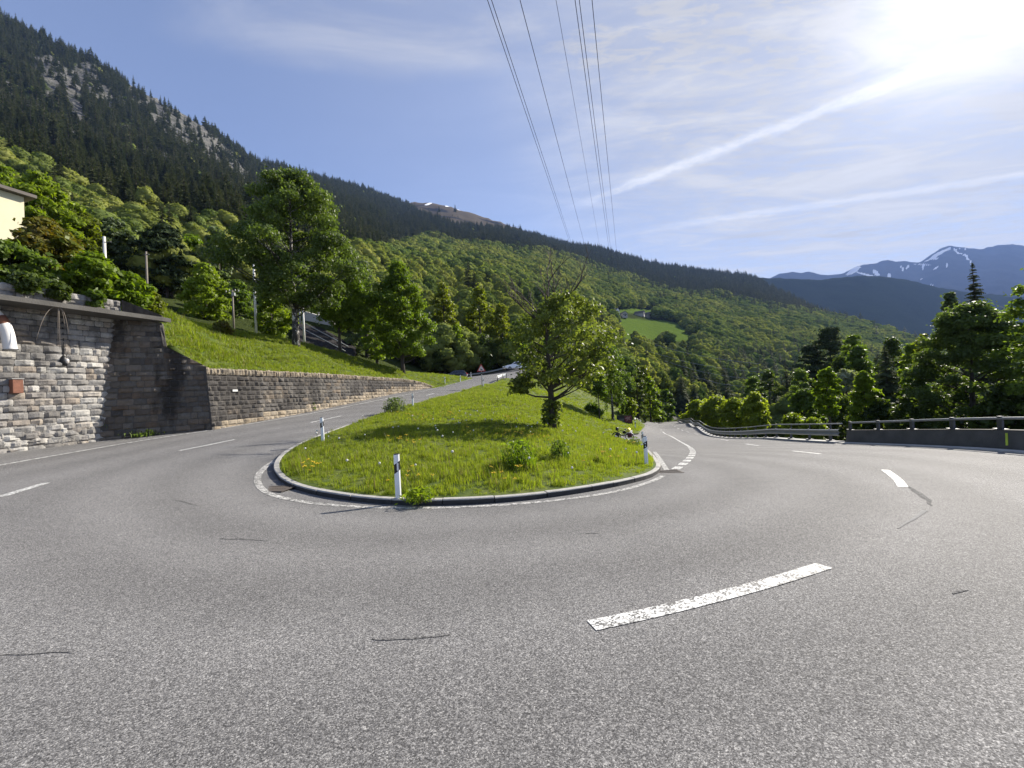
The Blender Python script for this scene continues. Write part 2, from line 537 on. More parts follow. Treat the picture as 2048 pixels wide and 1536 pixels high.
# cracks and tar seams
for pix, w in (([(740, 1281), (790, 1278), (830, 1276), (900, 1270)], .022), ([(440, 1078), (490, 1079), (535, 1082)], .045), ([(0, 1310), (60, 1308), (150, 1307)], .015),
               ([(1815, 972), (1838, 988), (1855, 1000), (1862, 1012)], .09), ([(1905, 1188), (1935, 1180)], .03), ([(1393, 905), (1405, 913)], .04), ([(1400, 893), (1475, 897), (1530, 893)], .04),
               ([(350, 1000), (372, 1006), (395, 1012)], .04), ([(1170, 1068), (1200, 1066)], .03)):
    ribbon('tar_seam', smooth_path([rp(*q) for q in pix], 1), (lambda w_: (lambda t: w_ * (.25 + .75 * math.sin(math.pi * min(1, max(0, t * .9 + .08))))))(w), M_CRACK, lift=.004)
ribbon('paint_remnant', px_path([(1850, 1021), (1838, 1030), (1828, 1038), (1812, 1046), (1796, 1057)], 2), lambda t: .07 * (1 - .75 * t), pbr('ghost_paint', (.235, .232, .225), .9, spec=.05, var=.45, vscale=25))

# ------------------------------------------------------------------ island
KERB_PX = [(1284, 897), (1293, 907), (1303, 919), (1312, 932), (1313, 941), (1300, 952), (1270, 962), (1200, 977.5), (1100, 993), (1000, 1003), (900, 1008), (800, 1007.5), (720, 1001), (650, 990),
           (600, 977), (572, 962), (557, 944), (560, 927), (578, 908), (610, 890), (652, 873), (700, 854.5)]
kerb_path = smooth_path([rp(*q) for q in KERB_PX], 2)
left_edge = smooth_path([rp(*q) for q in [(700, 854.5), (745, 836), (790, 821), (826, 811.5), (872, 799), (920, 786.5), (965, 772.5), (1003, 758.5)]], 2)
back_edge = [Vector((8, 62, 0)), Vector((20, 65, 0))]
right_edge = [rp(*q) for q in [(1291, 852), (1285, 860), (1278, 869), (1243, 872.5), (1236, 884), (1281, 890.5)]]
outl = kerb_path + left_edge[1:] + back_edge + right_edge
ISL = []
for p in kerb_path[::3] + left_edge[::3] + right_edge: ISL.append((p.x, p.y, float(zroad(p.x, p.y)) + .13))
ISL += [(8, 62, 1.0), (20, 65, -3.6)]
for q in ((1105, 856, 22), (1000, 905, 12.2), (1150, 905, 13.6), (870, 905, 12.4), (800, 870, 15.5), (900, 855, 19), (1000, 830, 25), (1000, 792, 33), (1060, 776, 45),
          (1110, 800, 42), (1190, 836, 43), (1200, 870, 27), (1150, 862, 25), (1265, 851, 49), (960, 815, 27)):
    ISL.append(tuple(at(*q)))
_zi = TPS(ISL, .05)
def zisl(x, y): return np.maximum(_zi(x, y), zroad(x, y) + .10)
ISL_POLY = [(p.x, p.y) for p in outl]
island = sheet('grass_bank', ISL_POLY, zisl, .6, M_TURF, 'structure')

# kerb of separate stones
kb = resample(kerb_path, .25)
kerb = bpy.data.objects.new('kerb', None); link(kerb); kerb['kind'] = 'structure'
i = 0
kn = len(kb)
def kerb_frame(j):
    d = kb[min(j + 1, kn - 1)] - kb[max(j - 1, 0)]
    return Vector((-d.y, d.x, 0)).normalized()
while i < kn - 2:
    j = min(i + 4, kn - 1)
    path = []
    for q in range(i, j + 1):
        p = Vector((kb[q].x, kb[q].y, float(zroad(kb[q].x, kb[q].y))))
        if q == i: p = p.lerp(Vector((kb[q + 1].x, kb[q + 1].y, p.z)), .04)
        if q == j: p = p.lerp(Vector((kb[q - 1].x, kb[q - 1].y, p.z)), .04)
        path.append((p, kerb_frame(q)))
    h = .135 + random.uniform(-.006, .008)
    o = random.uniform(-.008, .008)
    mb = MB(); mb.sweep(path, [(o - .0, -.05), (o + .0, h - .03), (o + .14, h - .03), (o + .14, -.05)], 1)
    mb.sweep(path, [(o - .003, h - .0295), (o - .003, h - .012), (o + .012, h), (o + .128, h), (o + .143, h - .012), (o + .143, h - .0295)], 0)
    # sweep on the inner side (towards the grass): across vector points left of travel
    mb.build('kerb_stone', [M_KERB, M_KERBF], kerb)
    i = j
# ------------------------------------------------------------------ stone walls
def stone_mat(name, tones, stain=0.0, stain_col=(.02, .018, .016), low=None):
    m, k, out = new_mat(name)
    tint = k.n('ShaderNodeAttribute', attribute_name='tint').outputs['Fac']
    co = k.n('ShaderNodeTexCoord').outputs['Object']
    n = len(tones)
    c = k.ramp(tint, [(i / (n - 1), t) for i, t in enumerate(tones)])
    f = k.noise(co, 7.0, 6.0, .7)
    c = k.mix(1.0, c, k.mix(f, (.55, .55, .55, 1), (1.4, 1.38, 1.35, 1)), 'MULTIPLY')
    if stain > 0:
        st = k.n('ShaderNodeMapping', inp={'Vector': co, 'Scale': (1.0, 1.0, .35)}).outputs[0]
        s = k.noise(st, .75, 6.0, .7)
        c = k.mix(k.math('MULTIPLY', k.smooth(s, .62 - .3 * stain, .78 - .3 * stain), .85), c, c4(stain_col))
    b = k.n('ShaderNodeBsdfPrincipled', inp={'Base Color': c, 'Roughness': .85, 'Specular IOR Level': .25})
    bp = k.n('ShaderNodeBump', inp={'Strength': .8, 'Distance': .03, 'Height': k.noise(co, 16.0, 5.0, .65)})
    k.nt.links.new(bp.outputs[0], b.inputs['Normal'])
    k.nt.links.new(b.outputs[0], out.inputs[0])
    return m


M_STONE = stone_mat('pale_masonry', [(.13, .124, .118), (.26, .252, .24), (.34, .328, .31), (.18, .172, .163), (.42, .41, .385), (.25, .21, .17), (.22, .21, .20)], .45, (.09, .085, .08))
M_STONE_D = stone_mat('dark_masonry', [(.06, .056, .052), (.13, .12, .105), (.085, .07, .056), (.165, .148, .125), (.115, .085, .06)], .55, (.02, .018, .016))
M_STONE_L = stone_mat('brown_masonry', [(.07, .065, .06), (.115, .107, .098), (.095, .089, .083), (.145, .132, .115), (.155, .125, .095)], .85, (.035, .032, .03))
M_STONE_T = stone_mat('tan_masonry', [(.19, .15, .105), (.27, .225, .165), (.22, .19, .15), (.33, .275, .205)], .35, (.09, .08, .065))
M_MORTAR = pbr('mortar', (.07, .066, .06), .9, var=.3)


def stone_wall(name, p0, p1, nrm, ztop, zref, batter, mats, parent, ch=(.2, .32), sw=(.24, .58), coping=0.0, tan_h=None, seed=1, zlow=None, depth=.06):
    """mats: [stone, mortar, (low stone)] ; ztop(s) ; batter = outward metres per metre of drop below zref"""
    rnd = random.Random(seed)
    p0 = Vector((p0[0], p0[1], 0)); p1 = Vector((p1[0], p1[1], 0)); L = (p1 - p0).length; d = (p1 - p0) / L
    n3 = Vector((nrm[0], nrm[1], 0)).normalized()
    def surf(s, z, o):
        p = p0 + d * s + n3 * ((zref - z) * batter + o); p.z = z; return p
    def zb(s):
        q = p0 + d * s; return float(zroad(q.x, q.y))
    zbs = [zb(L * i / 40) for i in range(41)]
    zbf = lambda s: zbs[max(0, min(40, int(round(s / L * 40))))]
    zmin = min(zbs) - .35; zmax = max(ztop(L * i / 40) for i in range(41))
    mb = MB()
    # mortar backing
    N = 40; vs = []; fs = []
    for i in range(N + 1):
        s = L * i / N
        vs += [surf(s, zbf(s) - .4, -.03), surf(s, ztop(s) - .01, -.03), surf(s, ztop(s) - .01, -.55), surf(s, zbf(s) - .4, -.55)]
    for i in range(N):
        for j in range(3): fs.append((4 * i + j, 4 * i + 4 + j, 4 * i + 5 + j, 4 * i + 1 + j))
    fs += [(0, 1, 2, 3), (4 * N + 3, 4 * N + 2, 4 * N + 1, 4 * N)]
    mb.add(vs, fs, 1, .4)
    def stone(s0, s1, z0, z1, followtop=False):
        sm = .5 * (s0 + s1)
        lo = zbf(sm) - .25
        if followtop:
            pass
        else:
            if z1 < lo: return
            top = max(ztop(s0), ztop(s1)) - coping
            if z0 > top - .05: return
        nx = max(3, min(6, int((s1 - s0) / .11))); nz = 4
        g = .004
        dp = depth * rnd.uniform(.5, 1.25); sl = rnd.uniform(-.03, .03); sl2 = rnd.uniform(-.03, .03)
        vs = []; seed3 = Vector((rnd.uniform(0, 99), rnd.uniform(0, 99), rnd.uniform(0, 99)))
        for a in range(nx + 1):
            for b in range(nz + 1):
                u, v = a / nx, b / nz
                s = s0 + g + (s1 - s0 - 2 * g) * u
                if followtop: zz0, zz1 = ztop(s) + z0, ztop(s) + z1
                else: zz0, zz1 = z0, z1
                z = zz0 + g + (zz1 - zz0 - 2 * g) * v
                edge = a in (0, nx) or b in (0, nz)
                if edge:
                    o = -.020
                    if a in (0, nx) and b in (0, nz):
                        s += (.011 if a == 0 else -.011); z += (.009 if b == 0 else -.009)
                    s += rnd.uniform(-.006, .006); z += rnd.uniform(-.006, .006)
                else:
                    q = Vector((u * 2.2, v * 1.6, 0)) + seed3
                    o = dp * (.55 + .9 * mnoise.noise(q)) + sl * (u - .5) * 2 + sl2 * (v - .5) * 2
                if not followtop: z = min(z, ztop(max(0, min(L, s))) - coping)
                vs.append(surf(s, z, o))
        fs = []
        for a in range(nx):
            for b in range(nz):
                i = a * (nz + 1) + b
                fs.append((i, i + nz + 1, i + nz + 2, i + 1))
        mi = 0
        if tan_h is not None and (z0 + z1) / 2 < zbf(sm) + tan_h(sm) + rnd.uniform(-.12, .12): mi = 2
        mb.add(vs, fs, mi, rnd.random())
    z = zmin
    while z < zmax:
        h = rnd.uniform(*ch); s = -rnd.uniform(0, .3)
        while s < L:
            w = rnd.uniform(*sw)
            s1 = min(L, s + w)
            if L - s1 < .15: s1 = L
            if s1 - max(0, s) > .1: stone(max(0, s), s1, z, z + h)
            s += w if s1 < L else 99
        z += h
    if coping > 0:
        s = 0
        while s < L:
            w = rnd.uniform(.13, .26); s1 = min(L, s + w)
            if s1 - s > .06: stone(s, s1, -coping, rnd.uniform(-.02, .05), True)
            s += w
    return mb.build(name, mats, parent)


nAB = Vector((.953, -.302)); nBC = Vector((.563, -.826)); dCE = (WE - WC).normalized(); nCE = Vector((dCE.y, -dCE.x))
LEDGE_Z = 5.6
tall = empty('retaining_wall', (WB.x, WB.y, float(zroad(WB.x, WB.y))), 0, 'tall pale stone retaining wall with a concrete ledge overhanging it, at the left edge', 'wall')
P_ = tall.matrix_world.inverted
def par(o, root):
    bpy.context.view_layer.update()
    o.parent = root; o.matrix_parent_inverse = root.matrix_world.inverted(); return o


LAB = (WB - WA2).length
par(stone_wall('masonry', WA2, WB, nAB, lambda s: LEDGE_Z + .02, 5.6, .07, [M_STONE, M_MORTAR], None, seed=3), tall)
PAR_E = Vector((-17.5, 17.1))
dAB = (WB - WA).normalized()
par(stone_wall('parapet', WA2 + nAB * .35, WB + dAB * .95 + nAB * .35, nAB, lambda s: 6.5, 6.5, .0, [M_STONE, M_MORTAR], None, seed=5, ch=(.2, .3)), tall)
WD = Vector((-15.86, 17.58)); LBC = (WC - WB).length; sD = (WD - WB).length
def topBC(s):
    if s < sD: return LEDGE_Z
    e = sD + .05; t = (s - e) / (LBC - e)
    return 4.5 - 1.05 * max(0, t)
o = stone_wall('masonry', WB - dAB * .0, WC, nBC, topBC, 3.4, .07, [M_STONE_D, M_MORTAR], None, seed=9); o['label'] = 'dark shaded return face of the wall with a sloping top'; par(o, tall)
# ledge slab
def slab(poly, z0, z1, mat, name):
    mb = MB(); n = len(poly)
    vs = [(x, y, z0) for x, y in poly] + [(x, y, z1) for x, y in poly]
    fs = [tuple(reversed(range(n))), tuple(range(n, 2 * n))] + [(j, (j + 1) % n, n + (j + 1) % n, n + j) for j in range(n)]
    mb.add(vs, fs); return mb.build(name, mat)
A0 = WA2; Ao = A0 + nAB * 1.44
lp = [(A0.x - .5, A0.y), (Ao.x, Ao.y), (WD.x + .06, WD.y - .05), (WD.x + .1, WD.y + .35), (WB.x + dAB.x * 1.0, WB.y + dAB.y * 1.0), (WB.x - .5, WB.y)]
par(slab(lp, LEDGE_Z + .021, LEDGE_Z + .2, M_DCONC, 'concrete_ledge'), tall)
# dark sloping wing at the end of the ledge
mb = MB()
q0 = WB + dAB * .96 + nAB * .36; q1 = WD + nAB * -.02
nn = Vector((nBC.x, nBC.y, 0)) * .2
a0 = Vector((q0.x, q0.y, LEDGE_Z + .202)); a1 = Vector((q1.x, q1.y, LEDGE_Z + .202))
vs = [a0, a1, a1 + Vector((0, 0, .1)), a0 + Vector((0, 0, .75))]
vs = vs + [v - nn for v in vs]
mb.add(vs, [(0, 1, 2, 3), (7, 6, 5, 4), (0, 3, 7, 4), (1, 5, 6, 2), (3, 2, 6, 7), (0, 4, 5, 1)])
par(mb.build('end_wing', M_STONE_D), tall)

low = empty('retaining_wall', (WC.x, WC.y, float(zroad(WC.x, WC.y))), 0, 'long low brown stone retaining wall below the grassy bank, tapering towards the upper road', 'wall')
LCE = (WE - WC).length
TOPS = [(0, 3.45), (9.1, 3.5), (20.5, 3.42), (24.0, 3.3), (27.0, 3.05), (LCE, 2.62)]
def topCE(s): return float(np.interp(s, [a for a, b in TOPS], [b for a, b in TOPS]))
par(stone_wall('masonry', WC - dCE * .16, WE, nCE, topCE, 3.45, .08, [M_STONE_L, M_MORTAR, M_STONE_T], None, seed=11, coping=.3, ch=(.2, .28), sw=(.28, .65),
               tan_h=lambda s: float(np.interp(s, [0, 6, 12, 20, 29], [.2, .35, .5, .55, .5]))), low)
o = MB()
# small white notice on the low wall
c = at(447, 783, 19.3); rot = Matrix(((nCE.y, 0, 0), (0, 1, 0), (0, 0, 1)))
ang = math.atan2(dCE.y, dCE.x)
pq = Vector((WC.x, WC.y, 0)) + Vector((dCE.x, dCE.y, 0)) * 1.2 + Vector((nCE.x, nCE.y, 0)) * .17; pq.z = 2.35
o.box(pq, (.3, .015, .1), Matrix.Rotation(ang, 3, 'Z'), bev=.003)
tag(o.build('wall_notice', pbr('pale_enamel', (.55, .55, .53), .5)), 'small white plate fixed high on the low brown stone wall', 'plate')

# ---- fittings on the tall wall
def onAB(px, py, off):
    """point in front of the face of the tall wall"""
    dx, dy, dz = ray(px, py)
    # solve (t*dx,t*dy) on line WA + dAB s + nAB off
    t = (WA.dot(nAB) + off) / (dx * nAB.x + dy * nAB.y)
    return Vector((dx * t, dy * t, CAM_Z + dz * t))
angAB = math.atan2(dAB.y, dAB.x); RAB = Matrix.Rotation(angAB, 3, 'Z')
n3 = Vector((nAB.x, nAB.y, 0)); d3 = Vector((dAB.x, dAB.y, 0))
c = onAB(31, 773, .42)
mb = MB(); mb.box(c, (.26, .34, .5), RAB, bev=.015)
bx = mb.build('wall_box', M_RUST); tag(bx, 'rusty brown metal box fixed low on the pale stone wall', 'box')
mb = MB(); mb.box(c + Vector((0, 0, .275)), (.3, .38, .035), RAB, bev=.005); par(mb.build('lid', pbr('grey_paint', (.3, .29, .27), .6)), bx)
c = onAB(127, 721, .34)
lamp = empty('hanging_lamp', c, 0, 'small black lamp hanging on a dark cable in front of the pale stone wall', 'lamp')
mb = MB(); mb.tube([c + Vector((0, 0, .2)), c + Vector((0, 0, .12)), c + Vector((0, 0, -.02)), c + Vector((0, 0, -.2))], [.035, .09, .12, .105], 12); par(mb.build('lamp_shade', M_BLACK), lamp)
mb = MB(); mb.ball(c + n3 * .07 + d3 * .06 + Vector((0, 0, -.02)), .075, scale=(1, 1, 1.5)); par(mb.build('lens', pbr('clouded_glass', (.5, .47, .44), .35)), lamp)
top = Vector((c.x, c.y, LEDGE_Z + .02))
mb = MB(); mb.tube([c + Vector((0, 0, .2)), c + Vector((.02, 0, .8)), top], .014, 6); par(mb.build('cable', M_BLACK), lamp)
# withered creeper under the ledge
c = onAB(117, 618, 1.4); c.z = LEDGE_Z + .03
mb = MB()
for k_, (a, b, l) in enumerate(((-.55, -.9, 1.3), (.05, -.25, 1.55), (.0, -.1, 1.25), (.3, -.1, 1.0), (.2, -.05, .7))):
    pts = [c + d3 * (a * (t ** .6)) * 1.0 + n3 * (-.1 * t) + Vector((0, 0, .06 * math.sin(t * 3) - l * t ** 1.4)) for t in np.linspace(0, 1, 9)]
    mb.tube(pts, [.014 * (1 - .6 * i / 8) for i in range(9)], 5)
tag(mb.build('dry_creeper', pbr('dry_stem', (.2, .17, .14), .9)), 'bare dry creeper stems hanging from the concrete ledge', 'plant')
# white elbow pipe at the edge of the picture
p1 = onAB(12, 650, .75); p2 = onAB(-40, 598, .5); p0 = onAB(21, 700, .78)
hp = [p2 + (p2 - p1) * .6, p2, p1 + (p2 - p1) * .2, p1 + (p0 - p1) * .25, p0]
hp = smooth_path(hp, 2)
vp = empty('vent_pipe', p0, 0, 'thick white elbow pipe jutting from the pale stone wall at the left edge', 'pipe')
mb = MB(); mb.tube(hp, .17, 16); par(mb.build('pipe', pbr('white_sheet_metal', (.72, .7, .67), .5, var=.12)), vp)
mb = MB(); mb.tube([hp[len(hp) // 2 - 1], hp[len(hp) // 2 + 1]], .19, 16); par(mb.build('collar', M_RUST), vp)
mb = MB(); mb.tube([p0 + (hp[-2] - p0) * .5, p0], .19, 16); par(mb.build('outlet_rim', M_DSTEEL), vp)
for px, py in ((34, 714), (56, 717)):
    c = onAB(px, py, .15)
    mb = MB(); mb.tube([c - n3 * .2, c + n3 * .16 + Vector((0, 0, .02))], .045, 10); mb.tube([c + n3 * .16, c + n3 * .13], .04, 10)
    tag(mb.build('drain_spout', M_STEEL), 'short grey spout in the pale wall, %s the white elbow pipe' % ('directly below' if px == 34 else 'second to the right below'), 'spout', 'drain spouts in the tall wall')

# ------------------------------------------------------------------ yellow house above the wall
hc = at(48, 402, 25.0)
hb = at(48, 520, 25.0)
hx = Vector((.30, .954, 0)); hn = Vector((.954, -.30, 0))    # along the facade, outwards
house = empty('house', (hc.x, hc.y, hb.z - 3), 0, 'yellow rendered house with a flat overhanging roof above the tall wall', 'house')
z0, z1 = hb.z - 4, hc.z + .25
mb = MB()
pl = [hc, hc - hx * 9, hc - hx * 9 - hn * 8, hc - hn * 8]
vs = [Vector((p.x, p.y, z0)) for p in pl] + [Vector((p.x, p.y, z1)) for p in pl]
mb.add(vs, [(0, 1, 5, 4), (1, 2, 6, 5), (2, 3, 7, 6), (3, 0, 4, 7), (4, 5, 6, 7)])
par(mb.build('wall', M_YELLOW), house)
mb = MB()
e = .42
pl = [hc + hx * e + hn * e, hc - hx * (9 + e) + hn * e, hc - hx * (9 + e) - hn * (8 + e), hc + hx * e - hn * (8 + e)]
vs = [Vector((p.x, p.y, z1 + .02)) for p in pl] + [Vector((p.x, p.y, z1 + .22 )) for p in pl]
mb.add(vs, [(0, 1, 5, 4), (1, 2, 6, 5), (2, 3, 7, 6), (3, 0, 4, 7), (4, 5, 6, 7), (3, 2, 1, 0)])
par(mb.build('roof', M_ROOF), house)
for k_ in range(2):
    w = hc - hx * (3.2 + 3.4 * k_) + hn * .015; w.z = z1 - 1.6
    mb = MB(); mb.box(w, (1.1, .06, 1.4), Matrix.Rotation(math.atan2(hx.y, hx.x), 3, 'Z')); wn = par(mb.build('window', pbr('window_glass', (.03, .04, .05), .1, spec=.8)), house)
    mb = MB()
    for sx_ in (-.58, .58): mb.box(w + hx * sx_ + hn * .01, (.08, .1, 1.5), Matrix.Rotation(math.atan2(hx.y, hx.x), 3, 'Z'))
    for sz_ in (-.74, .74): mb.box(w + hn * .013 + Vector((0, 0, sz_)), (1.08, .1, .08), Matrix.Rotation(math.atan2(hx.y, hx.x), 3, 'Z'))
    par(mb.build('frame', M_WHITE), wn)

# ------------------------------------------------------------------ grassy bank above the low wall
def lineP(a, b, s, off):
    d = (b - a).normalized(); n = Vector((d.y, -d.x)); return a + d * s - n * off
bank_outl = [(WD.x - .3, WD.y + .75)] + [tuple(WB + (WC - WB).normalized() * s + Vector((-nBC.x, -nBC.y)) * .3) for s in (sD + .1, sD + .8, LBC - .3)]
for s in (0.0, 2, 5, 9, 14, 20, 24, 27, LCE): q = lineP(WC, WE, s, .35); bank_outl.append((q.x, q.y))
bank_outl += [(p.x, p.y) for p in [rp(870, 778.5), rp(892, 771), rp(918, 764.3), rp(943.5, 757.8)]]
bank_outl += [(-7.2, 60), (-11, 66.2), (-34, 68.5), (-46, 60), (-46, 40), (-38, 24), (-27, 19), (-18.2, 18.2)]
BK = []
for s in (0, 2, 5, 9, 14, 20, 24, 27, LCE):
    for off in (.35, .8): q = lineP(WC, WE, s, off); BK.append((q.x, q.y, topCE(s) - .04 + (.2 if off > .5 else 0)))
BK += [(*(WB + (WC - WB).normalized() * s + Vector((-nBC.x, -nBC.y)) * .3), topBC(s) + .03) for s in (sD + .1, sD + .8, LBC - .3)]
BK += [(WD.x - .3, WD.y + .75, 4.75), (-17.6, 18.6, 5.6)]
for p in [rp(892, 771), rp(918, 764.3), rp(943.5, 757.8)]: BK.append((p.x, p.y, p.z + .05))
BK += [(-7.2, 60, 4.05), (-11, 66.2, 4.45), (-34, 68.5, 5.5)]
for q in ((590, 693, 33), (470, 662, 34), (513, 670, 36), (400, 655, 28), (335, 625, 22), (680, 707, 40), (805, 746, 42), (870, 753, 54), (640, 703, 36), (740, 728, 42), (560, 705, 29), (450, 700, 24), (360, 650, 22)):
    BK.append(tuple(at(*q)))
BK += [(-46, 60, 9.5), (-46, 40, 12), (-38, 24, 11), (-27, 19, 8.5), (-30, 55, 7)]
_zb = TPS(BK, .1)
def zbank(x, y): return _zb(x, y)
bank = sheet('grass_bank', bank_outl, zbank, .7, M_TURF, 'structure', skirt=2.5)
# bare earth where the bank meets the dark wall
def drape(name, poly_px, surf, mat, lift, step=.5):
    P = [hit(x, y, surf) for x, y in poly_px]
    return sheet(name, [(p.x, p.y) for p in P], lambda x, y: surf(x, y) + lift, step, mat, 'structure')
# ------------------------------------------------------------------ far terrain: polar sheets round the bend
COLS = {
 -300: [(26, 610), (40, 560), (60, 490), (110, 380), (200, 260), (400, 90), (700, -90), (900, -170)],
 0: [(26, 585), (40, 545), (60, 475), (120, 390), (250, 300), (450, 180), (650, 85), (820, 32)],
 200: [(28, 640), (40, 585), (62, 525), (110, 455), (200, 400), (400, 300), (650, 190), (850, 132)],
 400: [(34, 670), (45, 640), (70, 570), (120, 495), (200, 445), (400, 380), (700, 290), (950, 250)],
 520: [(40, 690), (52, 650), (80, 585), (140, 515), (250, 455), (500, 402), (900, 352), (1300, 331)],
 600: [(48, 705), (62, 668), (90, 605), (160, 535), (300, 475), (600, 418), (1100, 372), (1600, 348)],
 700: [(52, 735), (70, 690), (100, 625), (180, 565), (320, 505), (650, 446), (1200, 400), (1800, 373)],
 800: [(62, 752), (80, 715), (110, 655), (190, 605), (330, 550), (650, 500), (1300, 444), (2200, 403)],
 900: [(78, 755), (92, 728), (120, 676), (200, 626), (340, 565), (650, 515), (1300, 464), (2200, 413)],
 1000: [(80, 752), (95, 730), (130, 686), (220, 636), (370, 580), (700, 525), (1300, 481), (2300, 445)],
 1100: [(74, 790), (95, 755), (130, 716), (230, 665), (400, 605), (700, 550), (1300, 503), (2300, 480)],
 1200: [(62, 835), (90, 797), (140, 746), (260, 695), (450, 655), (700, 604), (1200, 553), (2300, 500)],
 1250: [(58, 850), (90, 832), (140, 785), (280, 708), (480, 664), (700, 620), (1200, 566), (2300, 513)],
 1285: [(58, 856), (90, 846), (140, 792), (295, 716), (495, 671), (700, 632), (1200, 577), (2300, 522)],
 1300: [(60, 866), (116, 856), (150, 808), (300, 722), (500, 676), (700, 637), (1200, 582), (2300, 526)],
 1360: [(68, 866), (122, 856), (150, 830), (240, 770), (470, 695), (700, 645), (1200, 590), (2300, 538)],
 1420: [(60, 882), (112, 885), (150, 868), (250, 800), (450, 720), (700, 655), (1200, 597), (2300, 546)],
 1500: [(40, 892), (70, 910), (120, 905), (260, 832), (450, 745), (700, 672), (1200, 608), (2300, 553)],
 1600: [(27, 896), (50, 925), (100, 922), (260, 852), (450, 760), (700, 692), (1000, 643), (1500, 612)],
 1700: [(22, 900), (45, 935), (100, 932), (260, 862), (450, 778), (700, 708), (950, 669), (1200, 644)],
 1800: [(19, 908), (40, 944), (100, 942), (260, 872), (450, 792), (700, 728), (900, 694), (1100, 669)],
 1900: [(16.5, 914), (40, 952), (100, 950), (260, 882), (450, 812), (650, 762), (800, 733), (1000, 709)],
 2048: [(14, 920), (40, 960), (100, 960), (260, 892), (450, 832), (650, 792), (800, 762), (1000, 739)],
 2400: [(12, 935), (40, 970), (100, 970), (260, 902), (450, 842), (650, 802), (800, 777), (1000, 752)]}
CK = sorted(COLS); CD = np.array([[a for a, b in COLS[k]] for k in CK], float); CP = np.array([[b for a, b in COLS[k]] for k in CK], float)


def terr_grid(cols, rows, ck, cd, cp_):
    px = np.linspace(cols[0], cols[1], cols[2])
    D = np.zeros((len(px), rows)); PY = np.zeros_like(D)
    u = np.linspace(0, 1, rows)
    for i, x in enumerate(px):
        ld = np.array([np.interp(x, ck, np.log(cd[:, j])) for j in range(cd.shape[1])])
        py = np.array([np.interp(x, ck, cp_[:, j]) for j in range(cd.shape[1])])
        kk = np.linspace(0, 1, cd.shape[1])
        l = np.interp(u, kk, ld)
        D[i] = np.exp(l); PY[i] = np.interp(l, ld, py)
    # ease the corners of the profiles
    for _ in range(4):
        PY[:, 1:-1] = .25 * PY[:, :-2] + .5 * PY[:, 1:-1] + .25 * PY[:, 2:]
    for _ in range(3):
        PY[1:-1] = .25 * PY[:-2] + .5 * PY[1:-1] + .25 * PY[2:]
    PX = np.repeat(px[:, None], rows, 1)
    U = (PX - 1024) / F_PX; V = (768 - PY) / F_PX
    a = U * cr + V * sr; b = -U * sr + V * cr
    dy = cp - b * sp; dz = sp + b * cp
    K = D / dy
    return PX, PY, D, np.stack([a * K, D, CAM_Z + dz * K], 2)


def in_ell(x, y, cx, cy, rx, ry, ang):
    c, s = math.cos(R(ang)), math.sin(R(ang)); dx, dy = x - cx, y - cy
    u = (dx * c + dy * s) / rx; v = (-dx * s + dy * c) / ry
    return u * u + v * v


ROCKS = [(115, 150, 55, 24, 35), (172, 150, 28, 22, 40), (215, 195, 45, 18, 35), (235, 205, 22, 14, 40), (300, 195, 45, 26, 35), (345, 235, 60, 34, 38), (385, 265, 50, 26, 40), (420, 300, 40, 24, 45), (455, 325, 40, 22, 45), (490, 355, 26, 14, 50), (140, 205, 30, 12, 30), (165, 235, 26, 10, 30),
         (105, 190, 18, 12, 30), (255, 262, 18, 10, 30), (55, 275, 20, 12, 30), (110, 335, 24, 10, 30), (315, 310, 26, 9, 35), (290, 345, 28, 8, 30), (60, 215, 14, 10, 30), (20, 180, 20, 10, 30), (145, 270, 16, 10, 30)]
MEADOW = [(1300, 660, 70, 19, 1), (1345, 672, 44, 9, 3), (1250, 642, 46, 5, 2), (1458, 603, 22, 4, 0), (1275, 622, 50, 5, 2), (950, 467, 14, 4, 0), (905, 466, 9, 3, 0), (1040, 488, 16, 4, 10)]
GORGE_ROCK = [(1398, 790, 34, 14, 38), (1345, 812, 20, 30, 20), (1372, 770, 14, 10, 30)]


def rockness(px, py):
    r = np.zeros_like(px)
    for e in ROCKS + GORGE_ROCK: r = np.maximum(r, np.clip(1.35 - in_ell(px, py, *e) * .75, 0, 1))
    return r


def meadowness(px, py):
    r = np.zeros_like(px)
    for e in MEADOW: r = np.maximum(r, np.clip((1.25 - in_ell(px, py, *e)) * 4, 0, 1))
    return r


def baldness(px, py):
    lo = np.interp(px, [780, 815, 840, 880, 930, 975, 1020, 1062, 1080], [395, 408, 425, 440, 452, 456, 462, 468, 470])
    return np.clip((lo - py) / 6 + .5, 0, 1) * ((px > 800) & (px < 1072))


def fbm(p, H=1.0, octv=5): return mnoise.fractal(Vector(p), H, 2.1, octv)


PX, PY, D, TP = terr_grid((-300, 2400, 331), 130, CK, CD, CP)
RK = rockness(PX, PY); MD = meadowness(PX, PY); BD = baldness(PX, PY)
nc, nr = PX.shape
disp = np.zeros_like(PX)
for i in range(nc):
    for j in range(nr):
        x, y, z = TP[i, j]; d = D[i, j]
        amp = min(d * .010, 9.0) * min(1, max(0, (d - 45) / 60))
        sc = 1 / (14 + d * .05)
        n_ = fbm((x * sc, y * sc, z * sc), 1.0, 4) if amp > 0 else 0
        if MD[i, j] > .2: n_ *= .15
        if BD[i, j] > .2: n_ = n_ * 1.0 + .9 * mnoise.ridged_multi_fractal(Vector((x / 160, y / 260, z / 130)), 1.0, 2.2, 4, 1.0, 2.0) - .9
        if RK[i, j] > .1 and d > 120:
            rr_ = mnoise.ridged_multi_fractal(Vector((x / 26, y / 26, z / 14)), .9, 2.2, 5, 1.0, 2.0)
            n_ += RK[i, j] * (rr_ - 1.0) * .8
        disp[i, j] = amp * n_
